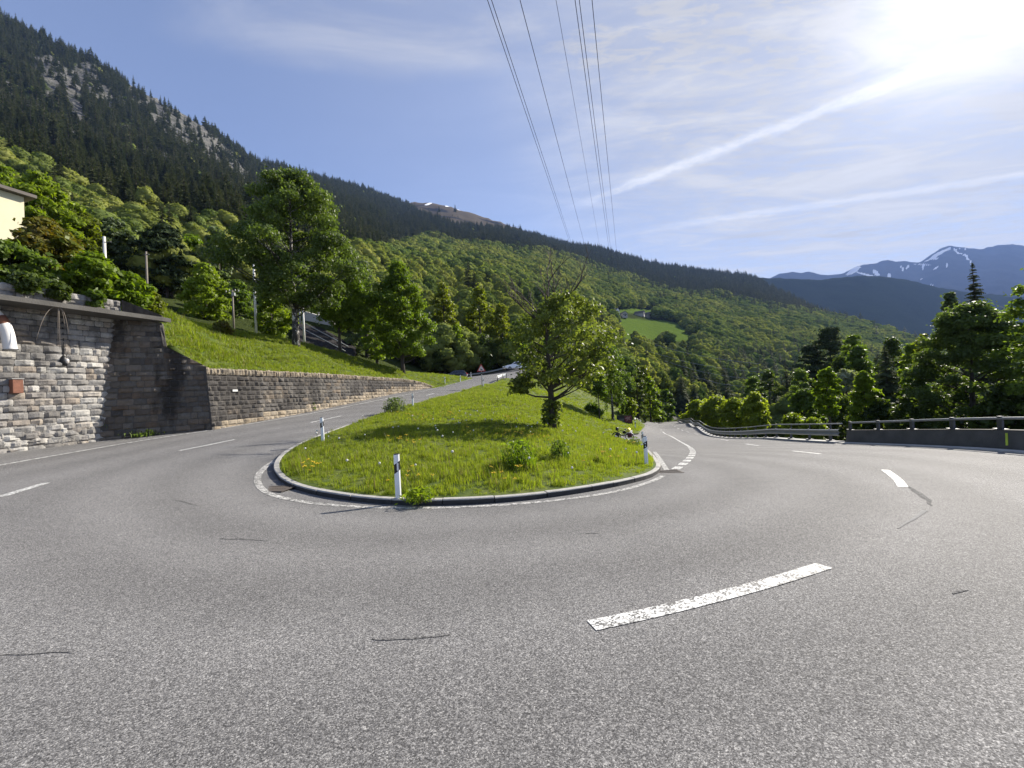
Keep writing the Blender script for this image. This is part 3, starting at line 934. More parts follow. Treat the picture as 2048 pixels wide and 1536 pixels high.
# displace along the slope normal so that cliffs stand out
T2 = TP.copy()
gx = np.gradient(TP, axis=0); gy = np.gradient(TP, axis=1)
NN = np.cross(gx, gy); NN /= np.linalg.norm(NN, axis=2, keepdims=True) + 1e-9
NN[NN[:, :, 2] < 0] *= -1
T2 += NN * disp[:, :, None]


def close_grid(T, back_drop=.35):
    """adds a far side falling away behind the crest"""
    last = T[:, -1]; r = np.linalg.norm(last[:, :2], axis=1, keepdims=True)
    rows = []
    for k, f in ((1.06, .02), (1.2, .10), (1.5, .30)):
        q = last.copy(); q[:, :2] *= k; q[:, 2] = last[:, 2] - (r[:, 0] * f * (back_drop / .35)); rows.append(q)
    return np.concatenate([T] + [q[:, None] for q in rows], 1)


def grid_obj(name, T, mat, attrs, kind='structure', smooth=True):
    n, m = T.shape[:2]
    idx = np.arange(n * m).reshape(n, m)
    Fq = np.stack([idx[:-1, :-1], idx[1:, :-1], idx[1:, 1:], idx[:-1, 1:]], 2).reshape(-1, 4)
    me = np_mesh(name, T.reshape(-1, 3), Fq, mat, smooth=smooth)
    for k, v in attrs.items():
        a = me.attributes.new(k, 'FLOAT', 'POINT'); vv = np.zeros((n, m), np.float32); vv[:, :v.shape[1]] = v; a.data.foreach_set('value', vv.ravel())
    o = bpy.data.objects.new(name, me); link(o); o['kind'] = kind
    return o


def hill_mat():
    m, k, out = new_mat('mountain_ground')
    co = k.n('ShaderNodeTexCoord').outputs['Object']
    A = lambda n: k.n('ShaderNodeAttribute', attribute_name=n).outputs['Fac']
    f = k.noise(co, .08, 6.0, .65)
    soil = k.mix(f, (.025, .034, .013, 1), (.06, .075, .025, 1))
    rk = k.mix(k.noise(co, .09, 9.0, .75), (.03, .03, .028, 1), (.25, .24, .225, 1))
    cr1 = k.n('ShaderNodeMapping', inp={'Vector': co, 'Scale': (.10, .10, .34), 'Rotation': (.4, .3, .5)}).outputs[0]
    crk = k.noise(cr1, 1.0, 7.0, .75)
    rk = k.mix(k.smooth(crk, .44, .53), (.055, .058, .045, 1), rk)
    bald = k.mix(k.noise(co, .012, 7.0, .7), (.055, .047, .036, 1), (.125, .105, .08, 1))
    bald = k.mix(k.smooth(k.noise(co, .006, 5.0, .6), .52, .62), bald, (.03, .032, .034, 1))
    md = k.mix(k.noise(co, .05, 6.0, .7), (.050, .088, .016, 1), (.115, .160, .030, 1))
    c = k.mix(k.smooth(k.math('ADD', A('rock'), k.math('MULTIPLY', k.math('SUBTRACT', k.noise(co, .05, 6.0, .7), .5), 1.6)), .35, .6), soil, rk)
    c = k.mix(A('bald'), c, bald)
    c = k.mix(A('meadow'), c, md)
    c = k.mix(k.smooth(A('snow'), .45, .55), c, (.8, .82, .86, 1))
    b = k.n('ShaderNodeBsdfPrincipled', inp={'Base Color': c, 'Roughness': 1.0, 'Specular IOR Level': .0})
    bp = k.n('ShaderNodeBump', inp={'Strength': .7, 'Distance': 2.0, 'Height': k.noise(co, .25, 7.0, .7)})
    k.nt.links.new(bp.outputs[0], b.inputs['Normal'])
    k.nt.links.new(b.outputs[0], out.inputs[0])
    return m


SN = np.zeros_like(PX)
for e in ((855, 411, 3, 1.5, 0), (864, 410, 3, 1.5, 0), (858, 416.5, 2, 1.2, 0), (881, 407, 4, 1.2, -25), (899, 412, 8, 2.0, -5), (908, 415, 9, 1.3, -10), (920, 418.5, 6, 2.2, 0), (818, 408, 2.5, 1.2, -20), (868, 404.5, 9, .8, 0), (890, 405.5, 5, 1, 10)):
    SN = np.maximum(SN, np.clip(1.6 - in_ell(PX, PY, *e), 0, 1))
def tat(px, py):
    """where the line of sight through a surveyed point meets the mountainside"""
    i = int(round((px - PX[0, 0]) / (PX[1, 0] - PX[0, 0]))); j = int(np.argmin(np.abs(PY[i] - py)))
    return Vector(T2[i, j])


M_HILL = hill_mat()
hills = grid_obj('mountainside', close_grid(T2), M_HILL, {'rock': RK, 'bald': BD, 'meadow': MD, 'snow': SN})

# mid ridge and the snowy mountains
def far_mat(name, lo, hi, sc):
    m, k, out = new_mat(name)
    co = k.n('ShaderNodeTexCoord').outputs['Object']
    c = k.mix(k.noise(co, sc, 8.0, .7), c4(lo), c4(hi))
    s = k.n('ShaderNodeAttribute', attribute_name='snow').outputs['Fac']
    sn = k.math('ADD', s, k.math('MULTIPLY', k.math('SUBTRACT', k.noise(co, .004, 6.0, .7), .5), 1.0))
    c = k.mix(k.smooth(sn, .50, .60), c, (.62, .64, .68, 1))
    b = k.n('ShaderNodeBsdfDiffuse', inp={'Color': c, 'Roughness': .5})
    bp = k.n('ShaderNodeBump', inp={'Strength': .6, 'Distance': 12.0, 'Height': k.noise(co, sc * 6, 6.0, .7)})
    k.nt.links.new(bp.outputs[0], b.inputs['Normal'])
    k.nt.links.new(b.outputs[0], out.inputs[0])
    return m


def ridge(name, crest, dfar, dnear, drop, mat, snow=None, rough=.012, rows=30):
    ck = np.array([a for a, b in crest], float)
    cd = np.array([[dnear, dnear + (dfar - dnear) * .5, dfar]] * len(crest), float)
    cp2 = np.array([[b + drop, b + drop * .42, b] for a, b in crest], float)
    px, py, d, T = terr_grid((crest[0][0], crest[-1][0], 260), rows, ck, cd, cp2)
    T[:, -1]; 
    n, m = px.shape
    sn = np.zeros_like(px)
    for i in range(n):
        cy = np.interp(px[i, 0], ck, cp2[:, 2])
        for j in range(m):
            x, y, z = T[i, j]
            T[i, j, 2] += dfar * rough * (mnoise.ridged_multi_fractal(Vector((x / (dfar * .09), y / (dfar * .16), 3.0)), 1.0, 2.1, 5, 1.0, 2.0) - 1.1) * min(1, (m - 1 - j) / 6 + .45)
            T[i, j, 2] += dfar * .0022 * mnoise.fractal(Vector((x / (dfar * .018), y / (dfar * .03), 9.0)), .9, 2.2, 4) * (1.0 if j > m - 4 else .6)
    if snow is not None:
        for e in snow: sn = np.maximum(sn, np.clip(1.5 - in_ell(px, py, *e), 0, 1))
    return grid_obj(name, close_grid(T), mat, {'snow': sn})


ridge('forested_ridge', [(1150, 566), (1300, 560), (1400, 557), (1500, 555), (1560, 556), (1640, 560), (1690, 554), (1720, 551), (1760, 553), (1800, 558), (1840, 566), (1880, 576), (1960, 587), (2048, 594), (2400, 630)],
      3200, 1700, 190, far_mat('far_forest', (.008, .014, .009), (.03, .042, .02), .006), rough=.004)
SNOWP = [(1708, 541, 16, 5, -25), (1735, 550, 24, 2.6, 12), (1700, 549, 9, 2, -5), (1752, 545, 8, 4, 30), (1778, 549, 3, 5, 0), (1805, 537, 2, 7, -30), (1815, 535, 2, 5, 30), (1880, 507, 24, 4, -28), (1866, 517, 14, 3, -25), (1862, 521, 18, 2, -10), (1893, 500, 10, 2.5, -30),
         (1912, 502, 8, 2, 40), (1922, 509, 14, 1.5, 15), (1934, 516, 3, 9, -20), (1941, 527, 2.5, 6, -20), (1846, 535, 3, 6, 10), (1872, 536, 6, 2, -40), (1893, 532, 2, 4, 0), (1842, 530, 22, 1.2, 3), (1918, 497, 2, 5, 0), (1930, 497, 2, 4, 30), (1843, 559, 4, 2, -30), (1863, 564, 3, 2, 0), (1680, 558, 6, 1.6, -30)]
ridge('snowy_mountains', [(1450, 566), (1520, 560), (1548, 552), (1566, 546), (1585, 543), (1603, 546), (1618, 543), (1640, 549), (1665, 551), (1690, 546), (1706, 535), (1722, 531), (1735, 528), (1755, 527), (1766, 520.5), (1778, 521), (1790, 523), (1815, 524), (1835, 527), (1852, 517), (1870, 504), (1885, 495),
                            (1898, 492), (1920, 493), (1940, 494), (1966, 498), (1988, 493), (2003, 488), (2018, 487), (2048, 492), (2120, 480), (2220, 470), (2400, 500)],
      7500, 4200, 130, far_mat('far_rock', (.015, .018, .02), (.06, .062, .062), .0025), SNOWP, rough=.0065, rows=44)
# ------------------------------------------------------------------ vegetation
M_LEAF = {
 'bright': leaf_mat('leaves_bright', (.100, .160, .012), (.185, .235, .020), .5),
 'mid': leaf_mat('leaves_mid', (.068, .115, .016), (.130, .175, .030), .45),
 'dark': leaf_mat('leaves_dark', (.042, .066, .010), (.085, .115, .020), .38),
 'yellow': leaf_mat('leaves_yellow', (.105, .135, .012), (.175, .19, .02), .5),
 'grey': leaf_mat('leaves_grey', (.070, .100, .040), (.130, .165, .075), .4),
 'birch': leaf_mat('leaves_birch', (.050, .082, .016), (.115, .155, .042), .45, rough=.5, spec=.3, objw=.2),
 'lime': leaf_mat('leaves_lime', (.13, .18, .012), (.22, .25, .03), .55),
 'island': leaf_mat('leaves_island', (.070, .10, .020), (.185, .21, .05), .42, rough=.5, spec=.3, objw=.1),
 'rust': leaf_mat('leaves_rust', (.13, .09, .014), (.11, .155, .02), .45, tcol=(1.5, 1.2, .5), objw=.1),
 'blossom': leaf_mat('leaves_blossom', (.11, .14, .07), (.36, .38, .30), .4, objw=.1),
 'cherry': leaf_mat('leaves_cherry', (.085, .140, .013), (.165, .215, .026), .48, rough=.5, spec=.3, objw=.2)}
M_NEEDLE = leaf_mat('needles', (.056, .076, .034), (.14, .152, .072), .15, tcol=(1.2, 1.3, .8), rough=.75, spec=.08)
M_NEEDLE2 = leaf_mat('needles_pine', (.026, .042, .018), (.062, .080, .036), .15, tcol=(1.2, 1.3, .8), rough=.75, spec=.08)
M_FOREST = {'b': leaf_mat('forest_leaves', (.062, .100, .030), (.20, .23, .070), .33, spec=.0, objw=.75), 'y': leaf_mat('forest_leaves_light', (.15, .18, .046), (.28, .285, .09), .36, spec=.0, objw=.75)}
M_BARK = pbr('bark', (.055, .045, .035), .9, var=.4, vscale=6, bump=.7, bscale=18)


def birch_bark():
    m, k, out = new_mat('birch_bark')
    co = k.n('ShaderNodeTexCoord').outputs['Object']
    st = k.n('ShaderNodeMapping', inp={'Vector': co, 'Scale': (2.2, 2.2, 1.3)}).outputs[0]
    f = k.smooth(k.noise(st, 1.6, 6.0, .7), .53, .6)
    c = k.mix(f, (.035, .03, .026, 1), (.5, .48, .45, 1))
    b = k.n('ShaderNodeBsdfPrincipled', inp={'Base Color': c, 'Roughness': .85})
    bp = k.n('ShaderNodeBump', inp={'Strength': .6, 'Distance': .03, 'Height': k.noise(st, 8.0, 4.0)})
    k.nt.links.new(bp.outputs[0], b.inputs['Normal'])
    k.nt.links.new(b.outputs[0], out.inputs[0])
    return m


M_BIRCH = birch_bark()


def unit(v): return v / (np.linalg.norm(v, axis=-1, keepdims=True) + 1e-9)


def cards(C, N, size, rng, aspect=1.6, jit=.7, droop=0.0):
    """leaf-shaped faces at C with normals near N"""
    n = len(C)
    nn = unit(N + rng.normal(0, jit, (n, 3)))
    t = rng.normal(0, 1, (n, 3)); t[:, 2] -= droop * 1.5
    t = unit(t - nn * (t * nn).sum(1, keepdims=True)); b = np.cross(nn, t)
    s = (size * rng.uniform(.6, 1.3, n))[:, None]
    L = t * s * aspect * .5; Wd = b * s * .5
    V = np.stack([C - L, C + Wd * .9 - L * .1 + nn * s * .08, C + L, C - Wd * .9 - L * .1 + nn * s * .08], 1).reshape(-1, 3)
    F = np.arange(4 * n).reshape(n, 4)
    return V, F


def env_fn(kind):
    return {'round': lambda t: math.sin(math.pi * (.12 + .83 * t)) ** .7, 'dome': lambda t: (1 - max(0, t - .18) ** 1.9 * 1.4) ** .5 * min(1, .45 + t * 3.2) if t < .97 else .3,
            'egg': lambda t: math.sin(math.pi * (.2 + .75 * t)) ** .8 * (1.08 - .3 * t), 'fan': lambda t: .35 + .75 * math.sin(math.pi * (.1 + .75 * t)) * (.5 + .5 * t),
            'column': lambda t: .75 + .25 * math.sin(math.pi * t), 'cone': lambda t: 1.05 - .85 * t}[kind]


def tree_parts(rng, h, rx, z0, n_leaf, leaf, shape='round', lobes=26, lobe=.34, trunk_r=None, lean=(0, 0), flat=.8, shell=.2, aspect=1.6, droop=.2, ry=None, skip_trunk=False, up_lobes=.8, off=(0, 0), limbs=None, jit=.9, loose=True):
    """returns (MB of wood, leaf V, F, tint) with the base at the origin"""
    ry = ry or rx
    if loose: lobes = int(lobes * 1.8); lobe *= .78
    env = env_fn(shape)
    ch = h - z0
    tr = trunk_r or h * .02
    mb = MB()
    top = h * up_lobes
    tp = [Vector((lean[0] * t + math.sin(t * 5 + h) * .02 * h * t * (1 - t), lean[1] * t + math.cos(t * 4 + rx) * .02 * h * t * (1 - t), top * t)) for t in np.linspace(0, 1, 9)]
    tp[0].z = -.4
    if not skip_trunk:
        mb.tube(tp, [tr * (1.35 if i == 0 else 1.0) * (1 - .85 * (i / 8) ** 1.1) for i in range(9)], 9)
    cs, rs, tl = [], [], []
    for i in range(lobes):
        t = (i + rng.uniform(0, 1)) / lobes
        e = env(min(.999, t))
        th = i * 2.39996 + rng.uniform(-.5, .5)
        lr = rx * lobe * rng.uniform(.65, 1.2)
        rr = max(0, e - lobe * .75) * math.sqrt(rng.uniform(.25, 1.0)) * (rng.uniform(.72, 1.22) if loose else 1)
        z = z0 + lr * flat * .6 + (ch - lr * flat * 1.3) * t
        cs.append((math.cos(th) * rr * rx + lean[0] * t + off[0], math.sin(th) * rr * ry + lean[1] * t + off[1], z)); rs.append(lr); tl.append(rng.uniform(0, 1))
    cs = np.array(cs); rs = np.array(rs); tl = np.array(tl)
    if not skip_trunk:
        for i in range(0, lobes, 1 if lobes < 30 else 2):
            c = Vector(cs[i]); zt = max(z0 * .75, min(top * .95, c.z - (Vector((c.x, c.y)).length) * .55))
            f = min(.999, max(0, zt / top)); k_ = min(7, int(f * 8)); a = tp[k_].lerp(tp[k_ + 1], f * 8 - k_)
            mid = a.lerp(c, .5) + Vector((0, 0, -.06 * (c - a).length + .05 * h * rng.uniform(-.3, .6)))
            r0 = tr * .38 * (1 - .6 * f)
            mb.tube([a, a.lerp(mid, .5), mid, c], [r0, r0 * .8, r0 * .55, r0 * .18], 5, caps=False)
            for q in range(2):
                d = Vector(rng.normal(0, 1, 3)); d.z = abs(d.z) * .5; d.normalize()
                mb.tube([mid.lerp(c, rng.uniform(.1, .8)), c + d * rs[i] * .8], [r0 * .3, r0 * .08], 4, caps=False)
    p = rs ** 2; p = p / p.sum()
    li = rng.choice(lobes, n_leaf, p=p)
    d = unit(rng.normal(0, 1, (n_leaf, 3))); low = d[:, 2] < -.35; d[low, 2] *= -.6; d = unit(d)
    rad = rs[li] * (shell + (1 - shell) * rng.uniform(0, 1, n_leaf) ** .5) * rng.uniform(.85, 1.12, n_leaf)
    if loose:
        sp = rng.uniform(0, 1, n_leaf) < .14; rad[sp] *= rng.uniform(1.1, 1.55, sp.sum())
    Cc = cs[li] + d * rad[:, None] * np.array([1, 1, flat])
    nrm = d.copy(); nrm[:, 2] += .35
    V, F = cards(Cc, nrm, np.full(n_leaf, leaf), rng, aspect, jit, droop)
    tint = np.clip(.55 * tl[li] + .45 * rng.uniform(0, 1, n_leaf), 0, 1)
    return mb, V, F, np.repeat(tint, 4)


def conifer_parts(rng, h, r, whorls, per, card=.5, z0=.08, droop=.4, width=.28, ragged=.25, sub=4):
    mb = MB(); mb.tube([(0, 0, -.4), (0, 0, h * .5), (0, 0, h)], [h * .014 + .05, h * .009, .015], 7)
    Vs, Ts = [], []
    for w in range(whorls):
        t = (w + rng.uniform(0, 1)) / whorls
        z = h * (z0 + (1 - z0) * t)
        L0 = r * ((1 - t) ** .85 * .96 + .04)
        z_w = z
        for b in range(per):
            z = z_w + rng.uniform(-.55, .55) * h * (1 - z0) / whorls
            th = rng.uniform(0, 2 * math.pi); L = L0 * rng.uniform(1 - ragged, 1 + ragged * .5)
            d = np.array([math.cos(th), math.sin(th), 0]); sd = np.array([-d[1], d[0], 0])
            tb = rng.uniform(0, 1)
            for q in range(sub):
                s0 = q / sub * .9 + .06; s1 = min(1.0, s0 + 1.15 / sub)
                zz = lambda s: z + L * (.12 * s - droop * s * s)
                wd = (width * L0 * (1 - s0 * .75) + .06) * rng.uniform(.7, 1.2)
                p0 = d * (L * s0); p1 = d * (L * s1); dz = rng.uniform(.1, .28) * wd
                a = np.array([0, 0, zz(s0)]); c = np.array([0, 0, zz(s1)])
                j = rng.uniform(-.25, .25) * wd * sd
                Vs += [p0 + a, (p0 + p1) / 2 + sd * wd + (a + c) / 2 - [0, 0, dz] + j, p1 + c, (p0 + p1) / 2 - sd * wd + (a + c) / 2 - [0, 0, dz] + j]
                tq = tb * .5 + rng.uniform(0, .5); Ts += [tq] * 4
                hg = wd * rng.uniform(.55, 1.0)
                Vs += [p0 + a, (p0 + p1) / 2 + (a + c) / 2 + [0, 0, .05], p1 + c, (p0 + p1) / 2 + (a + c) / 2 - [0, 0, hg] + j * .5]; Ts += [tq * .8] * 4
    V = np.array(Vs); F = np.arange(len(V)).reshape(-1, 4)
    return mb, V, F, np.array(Ts)


def blob_core(rng, h, rx, z0, shape, lobes, lobe, flat=.8, scale=1.0, sub=2):
    """rough solid leaf masses under the outer leaves"""
    bm = bmesh.new(); bmesh.ops.create_icosphere(bm, subdivisions=sub, radius=1.0); bm.verts.ensure_lookup_table()
    U = np.array([v.co[:] for v in bm.verts]); T3 = np.array([[v.index for v in f.verts] for f in bm.faces]); bm.free()
    env = env_fn(shape); ch = h - z0; Vs, Fs, Ts = [], [], []; n = 0
    for i in range(lobes):
        t = (i + rng.uniform(0, 1)) / lobes; e = env(min(.999, t)); th = i * 2.39996 + rng.uniform(-.5, .5)
        lr = rx * lobe * rng.uniform(.7, 1.25); rr = max(0, e - lobe * .75) * math.sqrt(rng.uniform(.2, 1.0))
        c = np.array([math.cos(th) * rr * rx, math.sin(th) * rr * rx, z0 + lr * flat * .6 + (ch - lr * flat * 1.3) * t])
        V = U * lr * scale * rng.uniform(.86, 1.14, (len(U), 1)) * np.array([1, 1, flat]) + c
        Vs.append(V); Fs.append(T3 + n); n += len(U); Ts.append(np.clip(rng.uniform(.2, .8) + rng.normal(0, .16, len(U)), 0, 1))
    return np.concatenate(Vs), np.concatenate(Fs), np.concatenate(Ts)


def cored_tree(name, k, n_leaf, leaf, shape, mat, h, rx, z0, lobes, lobe, core=.85):
    rng = rngs(k); V, F, T = blob_core(rng, h, rx, z0, shape, lobes, lobe, scale=core)
    fi = rng.integers(0, len(F), n_leaf); tri = V[F[fi]]; C = tri.mean(1); N = unit(np.cross(tri[:, 1] - tri[:, 0], tri[:, 2] - tri[:, 0]))
    C = C + N * (leaf * rng.uniform(-.1, .6, n_leaf))[:, None]
    LV, LF = cards(C, N + np.array([0, 0, .25]), np.full(n_leaf, leaf), rng, 1.5, .5, .2)
    LF3 = np.concatenate([LF[:, [0, 1, 2]], LF[:, [0, 2, 3]]])
    mb = MB(); mb.tube([(0, 0, -.5), (0, 0, h * .4), (0, 0, h * .7)], [.2, .16, .06], 6, caps=False)
    wv = np.array(mb.v); wf = np.array([[f[0], f[1], f[2]] for f in mb.f] + [[f[0], f[2], f[3]] for f in mb.f])
    VV = np.concatenate([wv, V, LV]); FF = np.concatenate([wf, F + len(wv), LF3 + len(wv) + len(V)])
    mi = [0] * len(wf) + [1] * (len(F) + len(LF3))
    return np_mesh(name, VV, FF, [M_BARK, mat], mi, tint=np.concatenate([np.full(len(wv), .5), T, np.repeat(np.clip(rng.uniform(.1, .9, n_leaf), 0, 1), 4)]))


def one_mesh(name, parts, wood, leafm):
    """trunk and crown in one mesh (for trees too far off to show parts)"""
    mb, V, F, T = parts
    wv = np.array(mb.v) if mb.v else np.zeros((0, 3)); wf = [f for f in mb.f if len(f) == 4]
    n = len(wv)
    VV = np.concatenate([wv, V]) if n else V
    FF = np.concatenate([np.array(wf), F + n]) if wf else F
    mi = [0] * len(wf) + [1] * len(F)
    return np_mesh(name, VV, FF, [wood, leafm], mi, tint=np.concatenate([np.full(n, .5), T]))


def plant_tree(name, label, base, parts, wood, leafm, cat='tree', group=None, rz=0.0, crown='crown'):
    root = empty(name, base, rz, label, cat, group)
    mb, V, F, T = parts
    if mb.v: mb.build('trunk', wood, root)
    o = bpy.data.objects.new(crown, np_mesh(crown, V, F, leafm, tint=T)); link(o, root)
    return root


def rngs(k): return np.random.default_rng(1000 + k)


def hand(k, name, label, px, base_py, d, top_py, half_w, leafm, n=5000, leaf=.3, shape='round', z0f=.25, lobes=24, lobe=.36, group=None, surf=None, rbase=None, wood=None, **kw):
    b = at(px, base_py, d)
    if surf is not None: b.z = float(surf(b.x, b.y))
    topz = at(px, top_py, d).z
    h = topz - b.z; rx = half_w * d / F_PX
    return plant_tree(name, label, b, tree_parts(rngs(k), h, rx, h * z0f, n, leaf, shape, lobes, lobe, **kw), wood or M_BARK, M_LEAF[leafm], group=group)


# --- the trees one would notice first
hand(1, 'birch_tree', 'tallest birch with a broad dark green dome, alone on the bank above the low wall', 592, 692, 33, 350, 134, 'birch', 56000, .15, 'dome', .2, 66, .24, trunk_r=.27, flat=.75, droop=.8, off=(.45, 0), wood=M_BIRCH, up_lobes=.85, shell=.3)
hand(2, 'forked_tree', 'small tree with a low forked trunk, between the tall birch and the cherry tree', 680, 706, 40, 560, 80, 'cherry', 19000, .17, 'fan', .28, 36, .28, trunk_r=.17, off=(.6, 0), flat=.95, jit=1.2)
hand(3, 'cherry_tree', 'bright green egg-shaped cherry tree at the far end of the low wall', 806, 746, 42, 526, 68, 'cherry', 36000, .17, 'egg', .12, 56, .25, trunk_r=.22, flat=1.0, jit=1.2)
# the tree on the island: leaning crown, bare top
b = Vector(at(1105, 856, 22)); b.z = float(zisl(b.x, b.y)) - .05
parts = tree_parts(rngs(4), 7.7, 3.75, 2.1, 11500, .14, 'round', 42, .25, trunk_r=.21, off=(.95, 0), flat=.8, shell=.1, jit=1.2, droop=.3, up_lobes=.98)
m2 = tree_parts(rngs(5), 1.7, .8, .1, 900, .13, 'column', 12, .5, skip_trunk=True)
lowc = tree_parts(rngs(6), 1.3, 1.0, .2, 900, .15, 'round', 7, .5, skip_trunk=True)
V = np.concatenate([parts[1], m2[1] + [0, 0, 0], lowc[1] + [-1.7, -.3, 1.75]]); n1, n2 = len(parts[1]), len(m2[1])
F = np.concatenate([parts[2], m2[2] + n1, lowc[2] + n1 + n2]); T = np.concatenate([parts[3], m2[3], lowc[3]])
mbw = parts[0]
rg = random.Random(4)
def dead(p, d, L, r, lev):
    pts = [p]
    for q in range(4):
        d = (d + Vector((rg.uniform(-.22, .22), rg.uniform(-.22, .22), rg.uniform(-.02, .16)))).normalized(); pts.append(pts[-1] + d * L / 4)
        if lev < 3:
            for w in range(rg.choice((1, 1, 2))):
                d2 = (d + Vector((rg.uniform(-.9, .9), rg.uniform(-.9, .9), rg.uniform(-.1, .5)))).normalized()
                dead(pts[-1], d2, L * rg.uniform(.4, .6), r * .5, lev + 1)
    mbw.tube(pts, [r, r * .85, r * .7, r * .5, r * .25], 5 if lev < 2 else 4, caps=False)
for d, L in ((Vector((.1, 0, 1)), 2.9), (Vector((-.45, .1, .9)), 2.5), (Vector((.75, 0, .75)), 2.9), (Vector((.35, .4, .9)), 2.4), (Vector((-.85, -.2, .45)), 2.2)):
    dead(Vector((.05, 0, 5.9)), d.normalized(), L * 1.1, .07, 1)
mbw.tube([(0, 0, 2.3), (.9, .1, 2.75), (2.0, .1, 2.95), (2.7, .2, 3.2)], [.13, .11, .08, .03], 6, caps=False)
mbw.tube([(0, 0, 1.8), (-.9, -.2, 1.9), (-1.9, -.3, 2.3)], [.07, .05, .015], 6, caps=False)
plant_tree('island_tree', 'leaning leafy tree with bare dead top branches, alone on the grass island', b, (mbw, V, F, T), M_BARK, M_LEAF['island'])
# weeping birch behind the island
wb = at(1226, 838, 46)
mbw2, V, F, T = tree_parts(rngs(8), (at(1226, 692, 46).z - wb.z), 2.6, 1.6, 5200, .16, 'egg', 30, .33, trunk_r=.16, droop=1.0)
rr = rngs(9); st = []
for k_ in range(120):
    c = V[rr.integers(0, len(V))]; Ls = rr.uniform(.8, 2.4); nk = int(Ls / .09)
    p = c[None] + np.stack([rr.normal(0, .05, nk), rr.normal(0, .05, nk), -np.linspace(0, Ls, nk)], 1); p = p[p[:, 2] > .5]; st.append(p)
st = np.concatenate(st); Vc, Fc = cards(st, rr.normal(0, 1, st.shape), np.full(len(st), .13), rr, 2.2, .6, 1.5)
F = np.concatenate([F, Fc + len(V)]); V = np.concatenate([V, Vc]); T = np.concatenate([T, np.repeat(rr.uniform(0, 1, len(st)), 4)])
plant_tree('weeping_birch', 'weeping birch with hanging strands beside the dark information board', wb, (mbw2, V, F, T), M_BIRCH, M_LEAF['mid'])
hand(10, 'slender_tree', 'slender young tree with a thin trunk between the island tree and the weeping birch', 1199, 838, 43, 715, 22, 'mid', 3200, .17, 'column', .35, 16, .5, trunk_r=.07)

# --- trees behind the upper road and on the left slope
HL = [
 (11, 'bright_tree', 'bright yellow-green tree right behind the yellow house', 88, 560, 42, 352, 64, 'bright', 17000, .26, 'round', .15, 34, .3),
 (12, 'bright_tree', 'pale green tree half hidden behind the roof of the yellow house', 12, 540, 58, 332, 50, 'bright', 7000, .34, 'round', .2, 26, .3),
 (13, 'broad_tree', 'greyish green round tree uphill of the white post', 232, 585, 50, 436, 48, 'grey', 9000, .28, 'round', .15, 26, .33),
 (14, 'broad_tree', 'orange-tinged tree between the bright tree behind the house and the white post', 172, 560, 46, 424, 40, 'yellow', 8000, .26, 'round', .15, 24, .34),
 (15, 'broad_tree', 'yellow-green tree just above the dark pine on the left slope', 385, 610, 68, 470, 42, 'bright', 6500, .34, 'round', .2, 24, .33),
 (16, 'broad_tree', 'grey-green tree touching the left side of the tall birch', 442, 620, 62, 455, 36, 'grey', 6500, .32, 'round', .15, 22, .34),
 (17, 'broad_tree', 'light green bushy tree below the dark pine, left of the two poles', 415, 660, 47, 527, 52, 'bright', 12000, .25, 'egg', .05, 34, .3),
 (18, 'broad_tree', 'low bright tree behind the grey catenary pole left of the birch trunk', 545, 690, 46, 575, 40, 'bright', 9000, .23, 'round', .05, 24, .34),
 (19, 'broad_tree', 'leafy tree filling the gap left of the utility pole', 480, 668, 54, 560, 36, 'mid', 7000, .27, 'round', .05, 22, .34),
 (20, 'broad_tree', 'feathery tree between the tall birch and the cherry tree, behind both', 735, 735, 66, 520, 44, 'grey', 9000, .3, 'egg', .12, 28, .32),
 (21, 'broad_tree', 'bright green tree showing between the forked tree and the cherry tree', 755, 735, 62, 590, 34, 'bright', 7000, .27, 'round', .08, 24, .34),
 (22, 'broad_tree', 'yellow-topped tree right behind the cherry tree', 893, 735, 84, 566, 40, 'yellow', 8000, .36, 'egg', .1, 28, .32),
 (23, 'broad_tree', 'grey-green tree to the right of the cherry tree, behind the black car', 858, 742, 80, 622, 36, 'grey', 7000, .33, 'round', .05, 24, .34),
 (24, 'broad_tree', 'bright green tree overhanging the guardrail to the left of the warning sign', 915, 742, 80, 650, 32, 'bright', 7000, .3, 'round', .03, 24, .34),
 (25, 'broad_tree', 'golden green tree uphill behind the warning sign', 965, 742, 94, 573, 40, 'yellow', 7000, .38, 'egg', .1, 28, .32),
 (26, 'broad_tree', 'golden green tree to the left of the bare treetop on the island', 1008, 742, 92, 606, 34, 'yellow', 6000, .38, 'egg', .1, 26, .33),
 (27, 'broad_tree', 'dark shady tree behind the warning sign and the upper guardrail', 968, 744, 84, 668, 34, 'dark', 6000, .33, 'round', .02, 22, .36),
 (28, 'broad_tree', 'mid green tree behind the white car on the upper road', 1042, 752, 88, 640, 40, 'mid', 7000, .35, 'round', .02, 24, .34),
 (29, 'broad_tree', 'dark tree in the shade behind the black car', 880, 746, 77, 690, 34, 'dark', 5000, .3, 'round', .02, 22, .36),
]
for a in HL: hand(*a)
